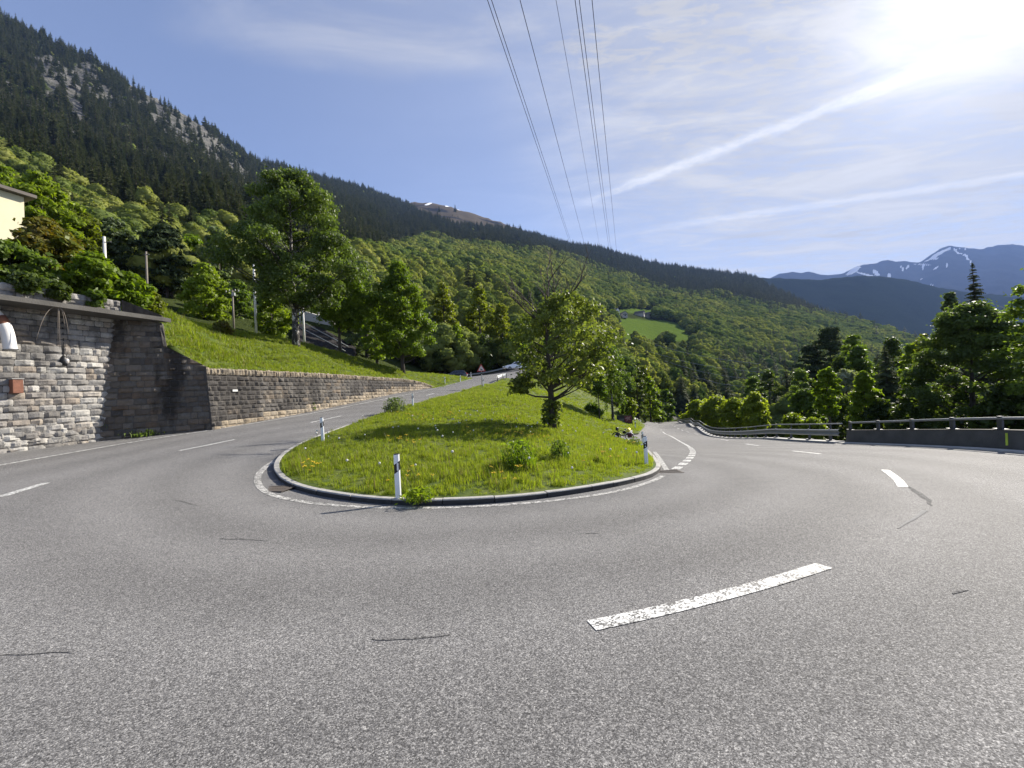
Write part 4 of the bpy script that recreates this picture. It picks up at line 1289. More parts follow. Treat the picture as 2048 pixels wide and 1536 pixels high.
# dark pine on the left slope
def pine(k, label, px, base_py, d, top_py, half_w, n, name='pine_tree', group=None):
    b = at(px, base_py, d); h = at(px, top_py, d).z - b.z; rx = half_w * d / F_PX
    plant_tree(name, label, b, tree_parts(rngs(k), h, rx, h * .25, n, .3, 'egg', 34, .36, flat=.36, shell=.2, aspect=2.4, trunk_r=h * .018), M_BARK, M_NEEDLE2, group=group)
def spruce(k, label, px, base_py, d, top_py, half_w, wh, per, name='spruce_tree', group=None, **kw):
    b = at(px, base_py, d); h = at(px, top_py, d).z - b.z; r = half_w * d / F_PX
    plant_tree(name, label, b, conifer_parts(rngs(k), h, r, wh, per, **kw), M_BARK, M_NEEDLE, group=group)
pine(40, 'dark spreading pine on the left slope between two thin poles', 335, 628, 52, 452, 62, 12000)
pine(41, 'dark flat-topped pine beyond the guardrail, taller of the two in the gorge', 1672, 872, 88, 655, 52, 11000)
pine(42, 'dark pine beyond the guardrail, lower and to the left of the tall flat-topped one', 1632, 870, 92, 690, 42, 9000)
spruce(43, 'tall dark spruce rising above the trees at the right edge, against the blue mountains', 1972, 905, 56, 524, 50, 44, 15, ragged=.4, sub=6, droop=.3, width=.36)
spruce(44, 'dark spruce with thin top right behind the concrete parapet', 1784, 912, 42, 690, 46, 34, 14, ragged=.4, sub=6, droop=.4, width=.34)
spruce(45, 'narrow dark spruce standing in the gorge left of the pines', 1580, 868, 95, 722, 22, 30, 11, ragged=.25, sub=4, droop=.5)
HR = [
 (50, 'broad_tree', 'big dark tree with shining top leaves looming over the parapet at the right edge', 1962, 985, 30, 606, 110, 'birch', 60000, .15, 'round', .1, 60, .26),
 (51, 'broad_tree', 'round grey-green tree just left of the tall spruce', 1925, 940, 47, 585, 40, 'grey', 10000, .28, 'egg', .2, 32, .3),
 (52, 'broad_tree', 'tree of which only a few branches reach in at the right edge of the sky', 2172, 985, 23, 462, 104, 'mid', 16000, .16, 'round', .2, 36, .28),
 (53, 'slender_tree', 'slender light green tree with a visible trunk behind the guardrail end', 1662, 895, 31, 735, 27, 'bright', 4200, .2, 'round', .38, 18, .4),
 (54, 'broad_tree', 'low rounded green tree left of the slender light one behind the guardrail', 1612, 892, 36, 778, 34, 'mid', 6500, .22, 'round', .05, 24, .36),
 (55, 'blossom_tree', 'whitish blossoming tree between the slender tree and the bright one', 1700, 892, 48, 738, 36, 'blossom', 8000, .24, 'round', .08, 26, .34),
 (56, 'broad_tree', 'bright yellow-green tree left of the dark spruce behind the parapet', 1737, 905, 37, 742, 36, 'bright', 9000, .24, 'egg', .05, 28, .33),
 (57, 'broad_tree', 'green tree right of the dark spruce behind the parapet', 1836, 925, 40, 735, 38, 'mid', 9000, .24, 'egg', .05, 28, .33),
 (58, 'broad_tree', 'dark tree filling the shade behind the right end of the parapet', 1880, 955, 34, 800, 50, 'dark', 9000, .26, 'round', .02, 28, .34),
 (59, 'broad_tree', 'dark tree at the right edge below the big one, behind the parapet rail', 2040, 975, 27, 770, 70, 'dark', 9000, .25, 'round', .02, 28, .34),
 (60, 'broad_tree', 'pale green tree behind the whitish blossoming one', 1728, 880, 66, 690, 42, 'mid', 8000, .32, 'egg', .08, 28, .33),
 (61, 'broad_tree', 'yellow-green tree between the dark spruce and the big tree at the right', 1840, 900, 58, 686, 42, 'bright', 8000, .3, 'egg', .08, 28, .33),
 (70, 'roadside_bush', 'bright bush at the bend of the guardrail, leftmost of the bright row', 1398, 852, 86, 800, 30, 'lime', 6000, .34, 'round', .0, 18, .42),
 (71, 'roadside_bush', 'bright green bush behind the guardrail, second in the bright row', 1435, 856, 76, 792, 40, 'lime', 9000, .32, 'round', .0, 20, .42),
 (72, 'roadside_bush', 'bright green bush behind the guardrail, third in the bright row', 1473, 860, 64, 796, 36, 'lime', 9000, .28, 'round', .0, 20, .42),
 (73, 'roadside_bush', 'feathery pointed bush behind the guardrail, tallest in the bright row', 1514, 864, 56, 784, 34, 'lime', 9000, .25, 'egg', .0, 22, .38),
 (74, 'roadside_bush', 'low yellow-green bush peeking over the guardrail left of the parapet', 1590, 880, 33, 828, 28, 'lime', 4500, .17, 'round', .0, 18, .42),
 (75, 'roadside_bush', 'low leafy bush poking through the guardrail next to the parapet end', 1628, 884, 27, 836, 24, 'lime', 3800, .15, 'round', .0, 16, .42),
 (76, 'broad_tree', 'yellow-green tree on the rocky bank left of the lower road', 1302, 845, 92, 752, 25, 'bright', 5000, .34, 'egg', .05, 22, .36),
 (77, 'broad_tree', 'dark narrow tree beside the weeping birch, left of the lower road', 1277, 842, 82, 722, 20, 'dark', 4500, .3, 'column', .05, 20, .4),
 (78, 'broad_tree', 'rust-coloured young tree behind the weeping birch', 1290, 835, 104, 730, 22, 'yellow', 4500, .36, 'round', .1, 20, .38),
 (79, 'broad_tree', 'small green tree at the road crest left of the rock face', 1336, 846, 108, 778, 20, 'mid', 4000, .36, 'round', .02, 18, .4),
 (80, 'roadside_bush', 'bright bush right behind the dark information board', 1258, 842, 60, 795, 20, 'lime', 3500, .24, 'round', .0, 16, .42),
 (81, 'roadside_bush', 'dark green bush below the weeping birch', 1185, 842, 47, 806, 24, 'mid', 3500, .18, 'round', .0, 16, .42),
 (82, 'roadside_bush', 'low bush on the verge near the road crest', 1318, 846, 98, 818, 16, 'mid', 2500, .3, 'round', .0, 14, .45),
 (83, 'broad_tree', 'tall mid green tree beyond the guardrail, right of the flat-topped pine', 1722, 905, 74, 668, 42, 'mid', 11000, .27, 'round', .08, 30, .3),
 (84, 'broad_tree', 'dark green tree between the two pines and the whitish blossoming tree', 1690, 905, 70, 712, 38, 'dark', 9000, .26, 'round', .05, 28, .32),
 (85, 'broad_tree', 'tall tree left of the big dark one, with an orange-tinged top', 1868, 950, 48, 668, 40, 'yellow', 11000, .22, 'egg', .08, 30, .3),
 (86, 'broad_tree', 'green tree filling the gap right of the narrow gorge spruce', 1612, 900, 74, 738, 34, 'mid', 8000, .25, 'round', .05, 26, .33),
 (87, 'broad_tree', 'dark tree in the gorge left of the narrow spruce', 1545, 885, 92, 742, 30, 'dark', 7000, .3, 'round', .03, 24, .34),
 (88, 'broad_tree', 'green tree in the gorge behind the tallest of the bright bushes', 1512, 885, 98, 752, 30, 'mid', 7000, .3, 'round', .03, 24, .34),
 (89, 'broad_tree', 'tall dark tree behind the dark spruce of the parapet', 1800, 920, 66, 676, 44, 'dark', 11000, .25, 'egg', .05, 30, .3),
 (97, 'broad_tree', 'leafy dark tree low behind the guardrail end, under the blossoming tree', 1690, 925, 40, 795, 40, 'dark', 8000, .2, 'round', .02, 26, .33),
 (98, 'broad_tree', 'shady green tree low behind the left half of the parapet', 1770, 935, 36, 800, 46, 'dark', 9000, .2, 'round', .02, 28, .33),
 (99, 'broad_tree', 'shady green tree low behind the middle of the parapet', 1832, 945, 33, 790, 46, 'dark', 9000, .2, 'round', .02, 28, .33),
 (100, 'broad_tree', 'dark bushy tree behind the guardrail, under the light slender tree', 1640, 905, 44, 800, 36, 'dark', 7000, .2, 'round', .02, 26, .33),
]
for a in HR: hand(*a)
# shrubs above the walls
HS = [
 (90, 'shrub', 'large shrub with reddish young leaves in front of the yellow house', 95, 585, 19.0, 438, 62, 'rust', 9000, .17, 'round', .05, 30, .34),
 (91, 'shrub', 'dark green shrub below the yellow house, spilling over the parapet', 22, 600, 16.5, 486, 78, 'mid', 9000, .15, 'round', .02, 30, .34),
 (92, 'shrub', 'fresh green shrub on the parapet in front of the white post', 190, 610, 18.6, 508, 56, 'bright', 8000, .15, 'round', .02, 26, .36),
 (93, 'shrub', 'leafy green shrub above the end of the concrete ledge', 262, 635, 19.6, 548, 44, 'bright', 6500, .15, 'round', .02, 24, .38),
 (94, 'shrub', 'small green shrub hanging over the sloping wall end', 305, 648, 20.5, 585, 24, 'yellow', 2600, .14, 'round', .02, 14, .42),
 (95, 'shrub', 'small orange-brown shrub alone on the grassy bank', 447, 676, 28, 643, 21, 'rust', 1800, .13, 'round', .0, 12, .45),
]
for a in HS: hand(*a)
for k_, (px_, py_, r_, h_, lb_) in enumerate(((48, 592, .75, .9, 'dark trailing shrub hanging over the pale parapet, nearest the left edge'), (118, 604, .6, .8, 'dark trailing shrub hanging over the pale parapet, in the middle'), (188, 616, .5, .75, 'small trailing shrub hanging over the pale parapet end'))):
    plant_tree('trailing_shrub', lb_, onAB(px_, py_, .42), tree_parts(rngs(110 + k_), h_, r_, .0, 1500, .09, 'round', 12, .42, ry=.3, trunk_r=.012, aspect=2.0, droop=.8), M_BARK, M_LEAF['dark' if k_ < 2 else 'mid'], 'plant', crown='foliage')
# ------------------------------------------------------------------ forest prototypes and scattering
def proto_broad(k, n, leaf, shape, mat, name, h=10.0, rx=4.6, lobes=22, sh=.6, jt=.6):
    return one_mesh(name, tree_parts(rngs(k), h, rx, h * .16, n, leaf, shape, lobes, .37, shell=sh, jit=jt, trunk_r=.18, loose=False), M_BARK, mat)
def proto_con(k, name, h=14.0, r=2.4, wh=20, per=6, sub=3):
    return one_mesh(name, conifer_parts(rngs(k), h, r, wh, per, sub=sub, width=.34, ragged=.25), M_BARK, M_NEEDLE)
NEARB = [cored_tree('forest_broadleaf', 200 + i, 3400, .42, s, M_FOREST[m_], 10.0, 4.9, 1.2, 24, .36, .80) for i, (s, m_) in enumerate((('round', 'b'), ('dome', 'b'), ('egg', 'y'), ('round', 'y'), ('egg', 'b')))]
NEARC = [proto_con(220 + i, 'forest_conifer', r=2.5 + .4 * i, wh=26, per=8, sub=4) for i in range(4)]
FARB = [cored_tree('forest_broadleaf', 240 + i, 420, .8, s, M_FOREST[m_], 10.0, 5.4, .9, 13, .42, .92) for i, (s, m_) in enumerate((('round', 'b'), ('dome', 'b'), ('egg', 'y'), ('round', 'y')))]
FARC = [proto_con(260 + i, 'forest_conifer', r=2.6 + .5 * i, wh=13, per=6, sub=2) for i in range(3)]

LBX = [-300, 0, 140, 250, 400, 480, 600, 740, 850, 1000, 1130, 1330, 1480, 1560, 1700, 1850, 2400]
LBY = [300, 350, 412, 452, 478, 505, 525, 527, 486, 505, 519, 587, 607, 626, 642, 664, 734]
n_, m_ = PX.shape
P00, P10, P01, P11 = T2[:-1, :-1], T2[1:, :-1], T2[:-1, 1:], T2[1:, 1:]
area = .5 * np.linalg.norm(np.cross(P10 - P00, P01 - P00), axis=2) + .5 * np.linalg.norm(np.cross(P10 - P11, P01 - P11), axis=2)
dc = D[:-1, :-1]
spacing = np.where(dc < 200, 5.6, np.where(dc < 900, 9.0, 12.0))
lam = area / spacing ** 2
# on the far right and beyond the left edge fewer are needed
lam = np.where((PX[:-1, :-1] < -120) | (PX[:-1, :-1] > 2200), lam * .35, lam)
cnt = RNG.poisson(lam)
ii, jj = np.nonzero(cnt); reps = cnt[ii, jj]
ii = np.repeat(ii, reps); jj = np.repeat(jj, reps)
a = RNG.uniform(0, 1, len(ii))[:, None]; b = RNG.uniform(0, 1, len(ii))[:, None]
pos = (P00[ii, jj] * (1 - a) + P10[ii, jj] * a) * (1 - b) + (P01[ii, jj] * (1 - a) + P11[ii, jj] * a) * b
tpx = PX[ii, jj] + a[:, 0] * (PX[1, 0] - PX[0, 0]); tpy = PY[ii, jj] * (1 - b[:, 0]) + PY[ii, jj + 1] * b[:, 0]; td = D[ii, jj]
line = np.interp(tpx, LBX, LBY)
pb = np.where(tpy > line + 6, .87, np.where(tpy > line - 8, .45, .02))
pb = np.where((tpx > 1440) & (tpx < 1600) & (tpy > 715) & (tpy < 815), .25, pb)
pb = np.where((tpx < 560) & (td > 110) & (tpy < line - 8), .018, pb)
pb = np.where((tpx > 1330) & (tpx < 1460) & (tpy > 740) & (td < 260), .35, pb)
isb = RNG.uniform(0, 1, len(td)) < pb
keep = np.ones(len(td), bool)
keep &= ~((rockness(tpx, tpy) > .45) & (RNG.uniform(0, 1, len(td)) < .82))
keep &= meadowness(tpx, tpy) < .05
keep &= ~((tpx > 1228) & (tpx < 1385) & (tpy > 674) & (tpy < 714) & (RNG.uniform(0, 1, len(td)) < .93))
keep &= ~((tpx > 1205) & (tpx < 1310) & (tpy > 626) & (tpy < 650))
keep &= ~((baldness(tpx, tpy) > .3) & (RNG.uniform(0, 1, len(td)) < .997))
keep &= ~inside(edge_l + edge_r, pos[:, 0], pos[:, 1])
keep &= ~inside(ISL_POLY, pos[:, 0], pos[:, 1]) & ~inside(bank_outl, pos[:, 0], pos[:, 1])
keep &= ~((tpx > 1280) & (tpx < 1560) & (td < 118)) & (td > 50)
keep &= ~((tpx > 1560) & (td < 62))
keep &= ~((tpx > 590) & (tpx < 730) & (td < 88))
keep &= ~((tpx > 1230) & (tpx < 1420) & (td < 150) & (tpy > 830))
# glade of houses
keep &= ~((np.abs(tpx - 1225) < 12) & (tpy > 628) & (tpy < 645) & (td > 300) & (td < 560))
hgt = np.where(isb, RNG.uniform(6.0, 14.5, len(td)) * np.clip(.8 + td / 450, .9, 1.7), RNG.uniform(8, 24, len(td)) * np.clip(.7 + td / 600, .8, 1.2))
hgt = np.where(td > 900, hgt * 1.25, hgt)
hgt = np.where((tpx > 1225) & (tpx < 1400) & (tpy > 660) & (tpy < 745) & (td > 200), hgt * .55, hgt)
hgt = np.where((~isb) & (RNG.uniform(0, 1, len(td)) < .12), hgt * 1.25, hgt)
hgt = np.where(isb & (td > 200) & (tpy > line), hgt * 1.22, hgt)
hgt = np.where(isb & (tpy < line - 8), hgt * .55, hgt)
hgt = np.where(isb, np.minimum(hgt, 21.0), hgt)
hgt = np.where((tpx < 700) & (td < 130), hgt * .75, hgt)
# nothing may hide the gap in the trees over the road crest
app = hgt / td
order = np.argsort(-app)
SEL = {}
def region_label(px, py, d, broad):
    if px < 330: where = 'uphill of the yellow house and the white post'
    elif px < 720: where = 'on the slope behind the tall birch and the poles'
    elif px < 1060: where = 'above the upper road, below the dark mountain forest'
    elif px < 1300: where = 'between the bare treetop and the meadow with houses' if d > 200 else 'behind the weeping birch beside the gorge'
    elif px < 1560: where = 'in the gorge beyond the lower road'
    else: where = 'below the far hillside, beyond the parapet'
    return ('round leafy tree of the wood ' if broad else 'dark pointed conifer of the wood ') + where, ('leafy trees ' if broad else 'conifers ') + where
nb = ncn = 0; chosen = np.zeros(len(td), bool)
for q in order:
    if not keep[q]: continue
    if isb[q]:
        if nb >= 190: continue
        nb += 1
    else:
        if ncn >= 170: continue
        ncn += 1
    chosen[q] = True
    me = (NEARB if isb[q] else NEARC)[int(RNG.integers(0, 5 if isb[q] else 4))]
    o = bpy.data.objects.new('leafy_tree' if isb[q] else 'conifer_tree', me); COL.objects.link(o)
    o.location = pos[q] - [0, 0, .3]; o.rotation_euler = (0, 0, RNG.uniform(0, 6.28))
    s = hgt[q] / (10.0 if isb[q] else 14.0); w = s * RNG.uniform(.85, 1.2); o.scale = (w, w, s)
    lb, gr = region_label(tpx[q], tpy[q], td[q], isb[q]); tag(o, lb, 'tree', gr)
    if nb >= 190 and ncn >= 170: break


def instancer(name, pos, idx, scl, rot, protos, label=None, tilt=None):
    """one object whose geometry nodes set copies of the prototypes on its points"""
    col = bpy.data.collections.new(name + '_kinds')
    for i, me in enumerate(protos):
        o = bpy.data.objects.new('%s_kind_%02d' % (name, i), me); col.objects.link(o)
    me = bpy.data.meshes.new(name); n = len(pos)
    me.vertices.add(n); me.vertices.foreach_set('co', np.asarray(pos, np.float32).ravel())
    def attr(k, typ, v, f='value'): a_ = me.attributes.new(k, typ, 'POINT'); a_.data.foreach_set(f, v)
    attr('kind_index', 'INT', np.asarray(idx, np.int32)); attr('sc', 'FLOAT_VECTOR', np.asarray(scl, np.float32).ravel(), 'vector')
    rv = np.zeros((n, 3), np.float32); rv[:, 2] = rot
    if tilt is not None: rv[:, :2] = tilt
    attr('ro', 'FLOAT_VECTOR', rv.ravel(), 'vector')
    ob = bpy.data.objects.new(name, me); link(ob); ob['kind'] = 'stuff'
    if label: ob['label'] = label
    ng = bpy.data.node_groups.new(name, 'GeometryNodeTree')
    ng.interface.new_socket('Geometry', in_out='INPUT', socket_type='NodeSocketGeometry'); ng.interface.new_socket('Geometry', in_out='OUTPUT', socket_type='NodeSocketGeometry')
    N = ng.nodes; L = ng.links
    gi = N.new('NodeGroupInput'); go = N.new('NodeGroupOutput'); ip = N.new('GeometryNodeInstanceOnPoints'); ci = N.new('GeometryNodeCollectionInfo')
    ci.inputs['Collection'].default_value = col; ci.inputs['Separate Children'].default_value = True; ci.inputs['Reset Children'].default_value = True
    def na(k, t): x = N.new('GeometryNodeInputNamedAttribute'); x.data_type = t; x.inputs['Name'].default_value = k; return x.outputs['Attribute']
    e2r = N.new('FunctionNodeEulerToRotation'); L.new(na('ro', 'FLOAT_VECTOR'), e2r.inputs[0])
    L.new(gi.outputs[0], ip.inputs['Points']); L.new(ci.outputs[0], ip.inputs['Instance']); ip.inputs['Pick Instance'].default_value = True
    L.new(na('kind_index', 'INT'), ip.inputs['Instance Index']); L.new(e2r.outputs[0], ip.inputs['Rotation']); L.new(na('sc', 'FLOAT_VECTOR'), ip.inputs['Scale'])
    L.new(ip.outputs[0], go.inputs[0])
    ob.modifiers.new('scatter', 'NODES').node_group = ng
    return ob


rest = keep & ~chosen
for nm, mk, base_h, protoN, protoF, lab in (('broadleaf_forest', isb, 10.0, NEARB, FARB, 'light green broadleaf forest covering the lower mountainside'), ('conifer_forest', ~isb, 14.0, NEARC, FARC, 'dark conifer forest covering the upper mountainside')):
    q = np.nonzero(rest & mk)[0]
    near = td[q] < 330
    nN, nF = len(protoN), len(protoF)
    if nm == 'broadleaf_forest':
        cl = np.array([mnoise.noise(Vector((p_[0] / 75, p_[1] / 75, p_[2] / 75))) for p_ in pos[q]]) * 1.3 + RNG.uniform(-.5, .5, len(q))
        pale = cl > .08
        idx = np.where(near, np.where(pale, RNG.choice([2, 3], len(q)), RNG.choice([0, 1, 4], len(q))), nN + np.where(pale, RNG.choice([2, 3], len(q)), RNG.choice([0, 1], len(q))))
    else: idx = np.where(near, RNG.integers(0, nN, len(q)), nN + RNG.integers(0, nF, len(q)))
    s = hgt[q] / base_h; w = s * RNG.uniform(.85, 1.2, len(q)) * np.where(td[q] > 900, 1.15, 1.0)
    instancer(nm, pos[q] - np.array([0, 0, .3]), idx, np.stack([w, w, s], 1), RNG.uniform(0, 6.28, len(q)), protoN + protoF, lab)
    print(nm, len(q), near.sum())

# ------------------------------------------------------------------ grass
def tuft(k, blades, hmin, hmax, spread, width, mats, seeds=.0, bend=.35):
    r = np.random.default_rng(k); V, F, T, MI = [], [], [], []
    for i in range(blades):
        th = r.uniform(0, 6.28); rr = spread * math.sqrt(r.uniform(0, 1)); b = np.array([rr * math.cos(th), rr * math.sin(th), -.02])
        h = r.uniform(hmin, hmax); d = r.uniform(0, 6.28); dv = np.array([math.cos(d), math.sin(d), 0]); sv = np.array([-dv[1], dv[0], 0]) * width * .5 * r.uniform(.7, 1.3)
        bd = bend * h * r.uniform(.3, 1.3)
        p = [b, b + dv * bd * .25 + [0, 0, h * .55], b + dv * bd + [0, 0, h]]
        n = len(V); V += [p[0] - sv, p[0] + sv, p[1] + sv * .8, p[1] - sv * .8, p[2] + sv * .12, p[2] - sv * .12]
        F += [(n, n + 1, n + 2, n + 3), (n + 3, n + 2, n + 4, n + 5)]; t = r.uniform(0, 1); T += [t] * 6; mi = 1 if r.uniform() < seeds else 0; MI += [mi, mi]
    return np_mesh('grass_tuft', V, F, mats, MI, tint=T)


M_GRASS = leaf_mat('grass_blades', (.135, .185, .015), (.24, .27, .036), .5, tcol=(1.5, 1.6, .55), rough=.5, spec=.25, objw=.55)
M_DRY = leaf_mat('dry_stalks', (.16, .13, .05), (.24, .20, .10), .35, tcol=(1.3, 1.2, .8), objw=.3)
TUFTS = [tuft(1, 34, .10, .24, .16, .012, [M_GRASS, M_DRY], .03), tuft(2, 30, .14, .34, .15, .012, [M_GRASS, M_DRY], .06), tuft(3, 26, .08, .18, .18, .016, [M_GRASS, M_DRY], .02), tuft(4, 16, .30, .55, .14, .010, [M_GRASS, M_DRY], .35, .25)]
TUFTS_FAR = [tuft(5, 36, .15, .38, .32, .03, [M_GRASS, M_DRY], .05), tuft(6, 34, .12, .3, .34, .034, [M_GRASS, M_DRY], .03), tuft(7, 30, .2, .55, .3, .028, [M_GRASS, M_DRY], .18)]


def scatter_on(poly, surf, dens_fn, avoid=None, margin=0.0):
    P = np.array([[p[0], p[1]] for p in poly]); x0, y0 = P.min(0); x1, y1 = P.max(0)
    out = []
    for lo, hi, dn in dens_fn:
        bx0, bx1, by0, by1 = x0, x1, max(y0, 0), min(y1, hi + 1)
        n = int((bx1 - bx0) * (by1 - by0) * dn)
        x = RNG.uniform(bx0, bx1, n); y = RNG.uniform(by0, by1, n); d = np.hypot(x, y)
        ok = (d >= lo) & (d < hi); x, y = x[ok], y[ok]
        ok = inside(P, x, y); x, y = x[ok], y[ok]
        out.append(np.stack([x, y], 1))
    q = np.concatenate(out)
    z = np.concatenate([surf(q[i:i + 4000, 0], q[i:i + 4000, 1]) for i in range(0, len(q), 4000)])
    return np.concatenate([q, z[:, None]], 1)


def clump(p, sc=.5): return np.array([mnoise.noise(Vector((x * sc, y * sc, 7.3))) for x, y, z in p])


def shrink(poly, m):
    """keeps the tufts off the kerb stones"""
    P = [Vector((p[0], p[1])) for p in poly]; n = len(P); c = []
    for i in range(n):
        d = (P[(i + 1) % n] - P[i - 1]); d = d / (d.length + 1e-9); nn = Vector((-d.y, d.x)); c.append((P[i] + nn * m, P[i] - nn * m))
    A_ = sum(P[i].x * P[(i + 1) % n].y - P[(i + 1) % n].x * P[i].y for i in range(n))
    return [a_ if A_ > 0 else b_ for a_, b_ in c]


def meadow(name, poly, surf, dens, label, size=1.0, name_far=True):
    p = scatter_on(poly, surf, dens); d = np.hypot(p[:, 0], p[:, 1]); c = clump(p); c2 = clump(p, 1.7)
    near = d < 21
    size = size * np.where(d < 14, .62, np.where(d < 21, .62, .50 if name_far else 1.0))
    r = RNG.uniform(0, 1, len(p))
    kn = np.where(r < .06, 3, np.where(r + c * .9 < .45, 2, np.where(r < .72, 0, 1))); kf = 4 + np.where(r < .14, 2, np.where(r < .6, 0, 1))
    s = RNG.uniform(.6, 1.1, len(p)) * (1 + .5 * c + .4 * c2) * 1.12 * size
    ok = (r + c2 * .35 > .05)
    idx = np.where(near, kn, kf)
    return instancer(name, p[ok], idx[ok], np.stack([s, s, s * RNG.uniform(.7, 1.1, len(p))], 1)[ok], RNG.uniform(0, 6.28, ok.sum()), TUFTS + TUFTS_FAR, label)


meadow('meadow_grass', shrink(ISL_POLY, .12), zisl, ((0, 13, 85), (13, 21, 55), (21, 40, 24), (40, 80, 9)), 'tall sunlit grass growing on the kerbed island')
meadow('meadow_grass', bank_outl, zbank, ((0, 30, 26), (30, 50, 18), (50, 90, 7)), 'grass covering the bank above the low stone wall', .62, False)

# flowers in the grass
def flower(k, stem, mats, r, kind):
    mb = MB(); mb.tube([(0, 0, 0), (.01, 0, stem * .6), (.015, .01, stem)], .004, 4, 0)
    if kind == 'clock': mb.ball((.015, .01, stem + r * .8), r, 8, 5, 1)
    else:
        for a in range(3): mb.ball((.015 + .03 * math.cos(a * 2.1), .01 + .03 * math.sin(a * 2.1), stem + .01 * a), r, 6, 3, 1, scale=(1, 1, .45))
    me = bpy.data.meshes.new('flower'); me.from_pydata(mb.v, [], mb.f)
    for m_ in mats: me.materials.append(m_)
    me.polygons.foreach_set('material_index', mb.m); me.update(); return me


M_STEM = pbr('flower_stem', (.08, .11, .03), .7); M_YEL = pbr('yellow_petals', (.62, .42, .02), .6, var=.2); M_CLOCK = pbr('seed_heads', (.62, .6, .55), .9, var=.1)
FL = [flower(1, .3, [M_STEM, M_YEL], .022, 'buttercup'), flower(2, .22, [M_STEM, M_YEL], .026, 'buttercup'), flower(3, .32, [M_STEM, M_CLOCK], .032, 'clock')]
p = scatter_on(shrink(ISL_POLY, .25), zisl, ((0, 13, 9), (13, 24, 8)))
c = clump(p, .55); r = RNG.uniform(0, 1, len(p)); ok = (c > .22) & (r < .5) | (r < .045)
p, c, r = p[ok], c[ok], r[ok]
idx = np.where((c > .18) & (r > .02), RNG.integers(0, 2, len(p)), 2)
s = RNG.uniform(.8, 1.25, len(p)); instancer('wildflowers', p, idx, np.stack([s, s, s], 1), RNG.uniform(0, 6.28, len(p)), FL, 'buttercups and dandelion clocks dotted through the island grass')

# weeds one can tell apart
def weed(k, label, px, py, surf, h, r, n, leaf, mat='mid'):
    b = hit(px, py, surf)
    root = empty('weed_clump', b, 0, label, 'plant')
    me = tuft(400 + k, max(40, n // 7), h * .45, h, r * .75, leaf * .55, [M_LEAF[mat], M_DRY], .04, .42); me.name = 'foliage'
    o = bpy.data.objects.new('foliage', me); link(o, root)
    V, F = [], []
    rr_ = rngs(k); m_ = n // 2
    c = np.stack([rr_.normal(0, r * .42, m_), rr_.normal(0, r * .42, m_), h * rr_.uniform(.15, .95, m_)], 1)
    c[:, :2] *= (1.15 - .6 * c[:, 2:] / h)
    LV, LF = cards(c, rr_.normal(0, 1, c.shape) + [0, 0, .6], np.full(m_, leaf), rr_, 2.4, .8, .3)
    o = bpy.data.objects.new('leaves', np_mesh('leaves', LV, LF, M_LEAF[mat], tint=np.repeat(rr_.uniform(0, 1, m_), 4))); link(o, root)
weed(300, 'feathery weed clump in the island grass, left of a similar clump', 1040, 935, zisl, .75, .6, 900, .05, 'bright')
weed(301, 'weed clump in the island grass, right of a similar clump', 1118, 918, zisl, .6, .42, 520, .05, 'mid')
weed(302, 'bushy weed clump on the roadside tip of the island, beside the upper white post', 790, 824, zisl, .95, .85, 700, .08, 'grey')
weed(303, 'scraggy tall weeds at the edge of the lay-by behind the two right-hand posts', 1266, 892, zisl, .5, .6, 260, .06, 'grey')
weed(304, 'weed tuft growing at the foot of the dark return wall', 218, 878, zroad, .85, .28, 600, .07, 'mid')
weed(305, 'low creeping weeds along the foot of the dark return wall', 290, 871, zroad, .32, .9, 900, .08, 'mid')
weed(306, 'single weed at the foot of the wall corner', 338, 866, zroad, .45, .2, 250, .07, 'bright')
weed(307, 'dry green weed at the foot of the low brown wall', 625, 822, zroad, .6, .25, 350, .07, 'grey')
weed(308, 'low weeds overhanging the kerb beside the front post', 838, 1000, zisl, .24, .42, 520, .05, 'bright')
# ------------------------------------------------------------------ delineator posts
def post(label, px, py, surf, h=.92, face=None, lean=(0, 0), band='slant', side=1):
    b = hit(px, py, surf) if not isinstance(px, Vector) else px
    az = math.atan2(b.x, b.y) if face is None else face       # turned towards the road user
    root = empty('delineator_post', b, -az, label, 'post', 'black and white roadside posts')
    root.rotation_euler = (lean[0], lean[1], -az)
    prof = [(-.06, -.03), (-.035, -.055), (.035, -.055), (.06, -.03), (.06, .03), (-.06, .03)]
    def loft(z0f, z1f, g, mat, name):
        mb = MB(); n = len(prof)
        vs = [(x * g, y * g, z0f(x)) for x, y in prof] + [(x * g, y * g, z1f(x)) for x, y in prof]
        fs = [tuple(reversed(range(n))), tuple(range(n, 2 * n))] + [(j, (j + 1) % n, n + (j + 1) % n, n + j) for j in range(n)]
        mb.add(vs, fs); return mb.build(name, mat, root)
    loft(lambda x: -.3, lambda x: h, 1.0, M_WHITE, 'body')
    loft(lambda x: h + .0005, lambda x: h + .018, .82, M_BLACK, 'cap')
    sl = .7 * side
    zb0, zb1 = h - .36, h - .17
    loft(lambda x: zb0 + x * sl, lambda x: zb1 + x * sl, 1.03, M_BLACK, 'black_band')
    if band == 'slant':
        mb = MB(); mb.box((.012, -.0585, (zb0 + zb1) / 2 + .012), (.035, .006, .16), bev=.002); mb.build('reflector', M_REFL, root)
    else:
        for dz in (.045, -.045):
            mb = MB(); mb.tube([(0, -.0555, (zb0 + zb1) / 2 + dz), (0, -.0625, (zb0 + zb1) / 2 + dz)], .022, 12); mb.build('reflector', M_REFL, root)
    return root


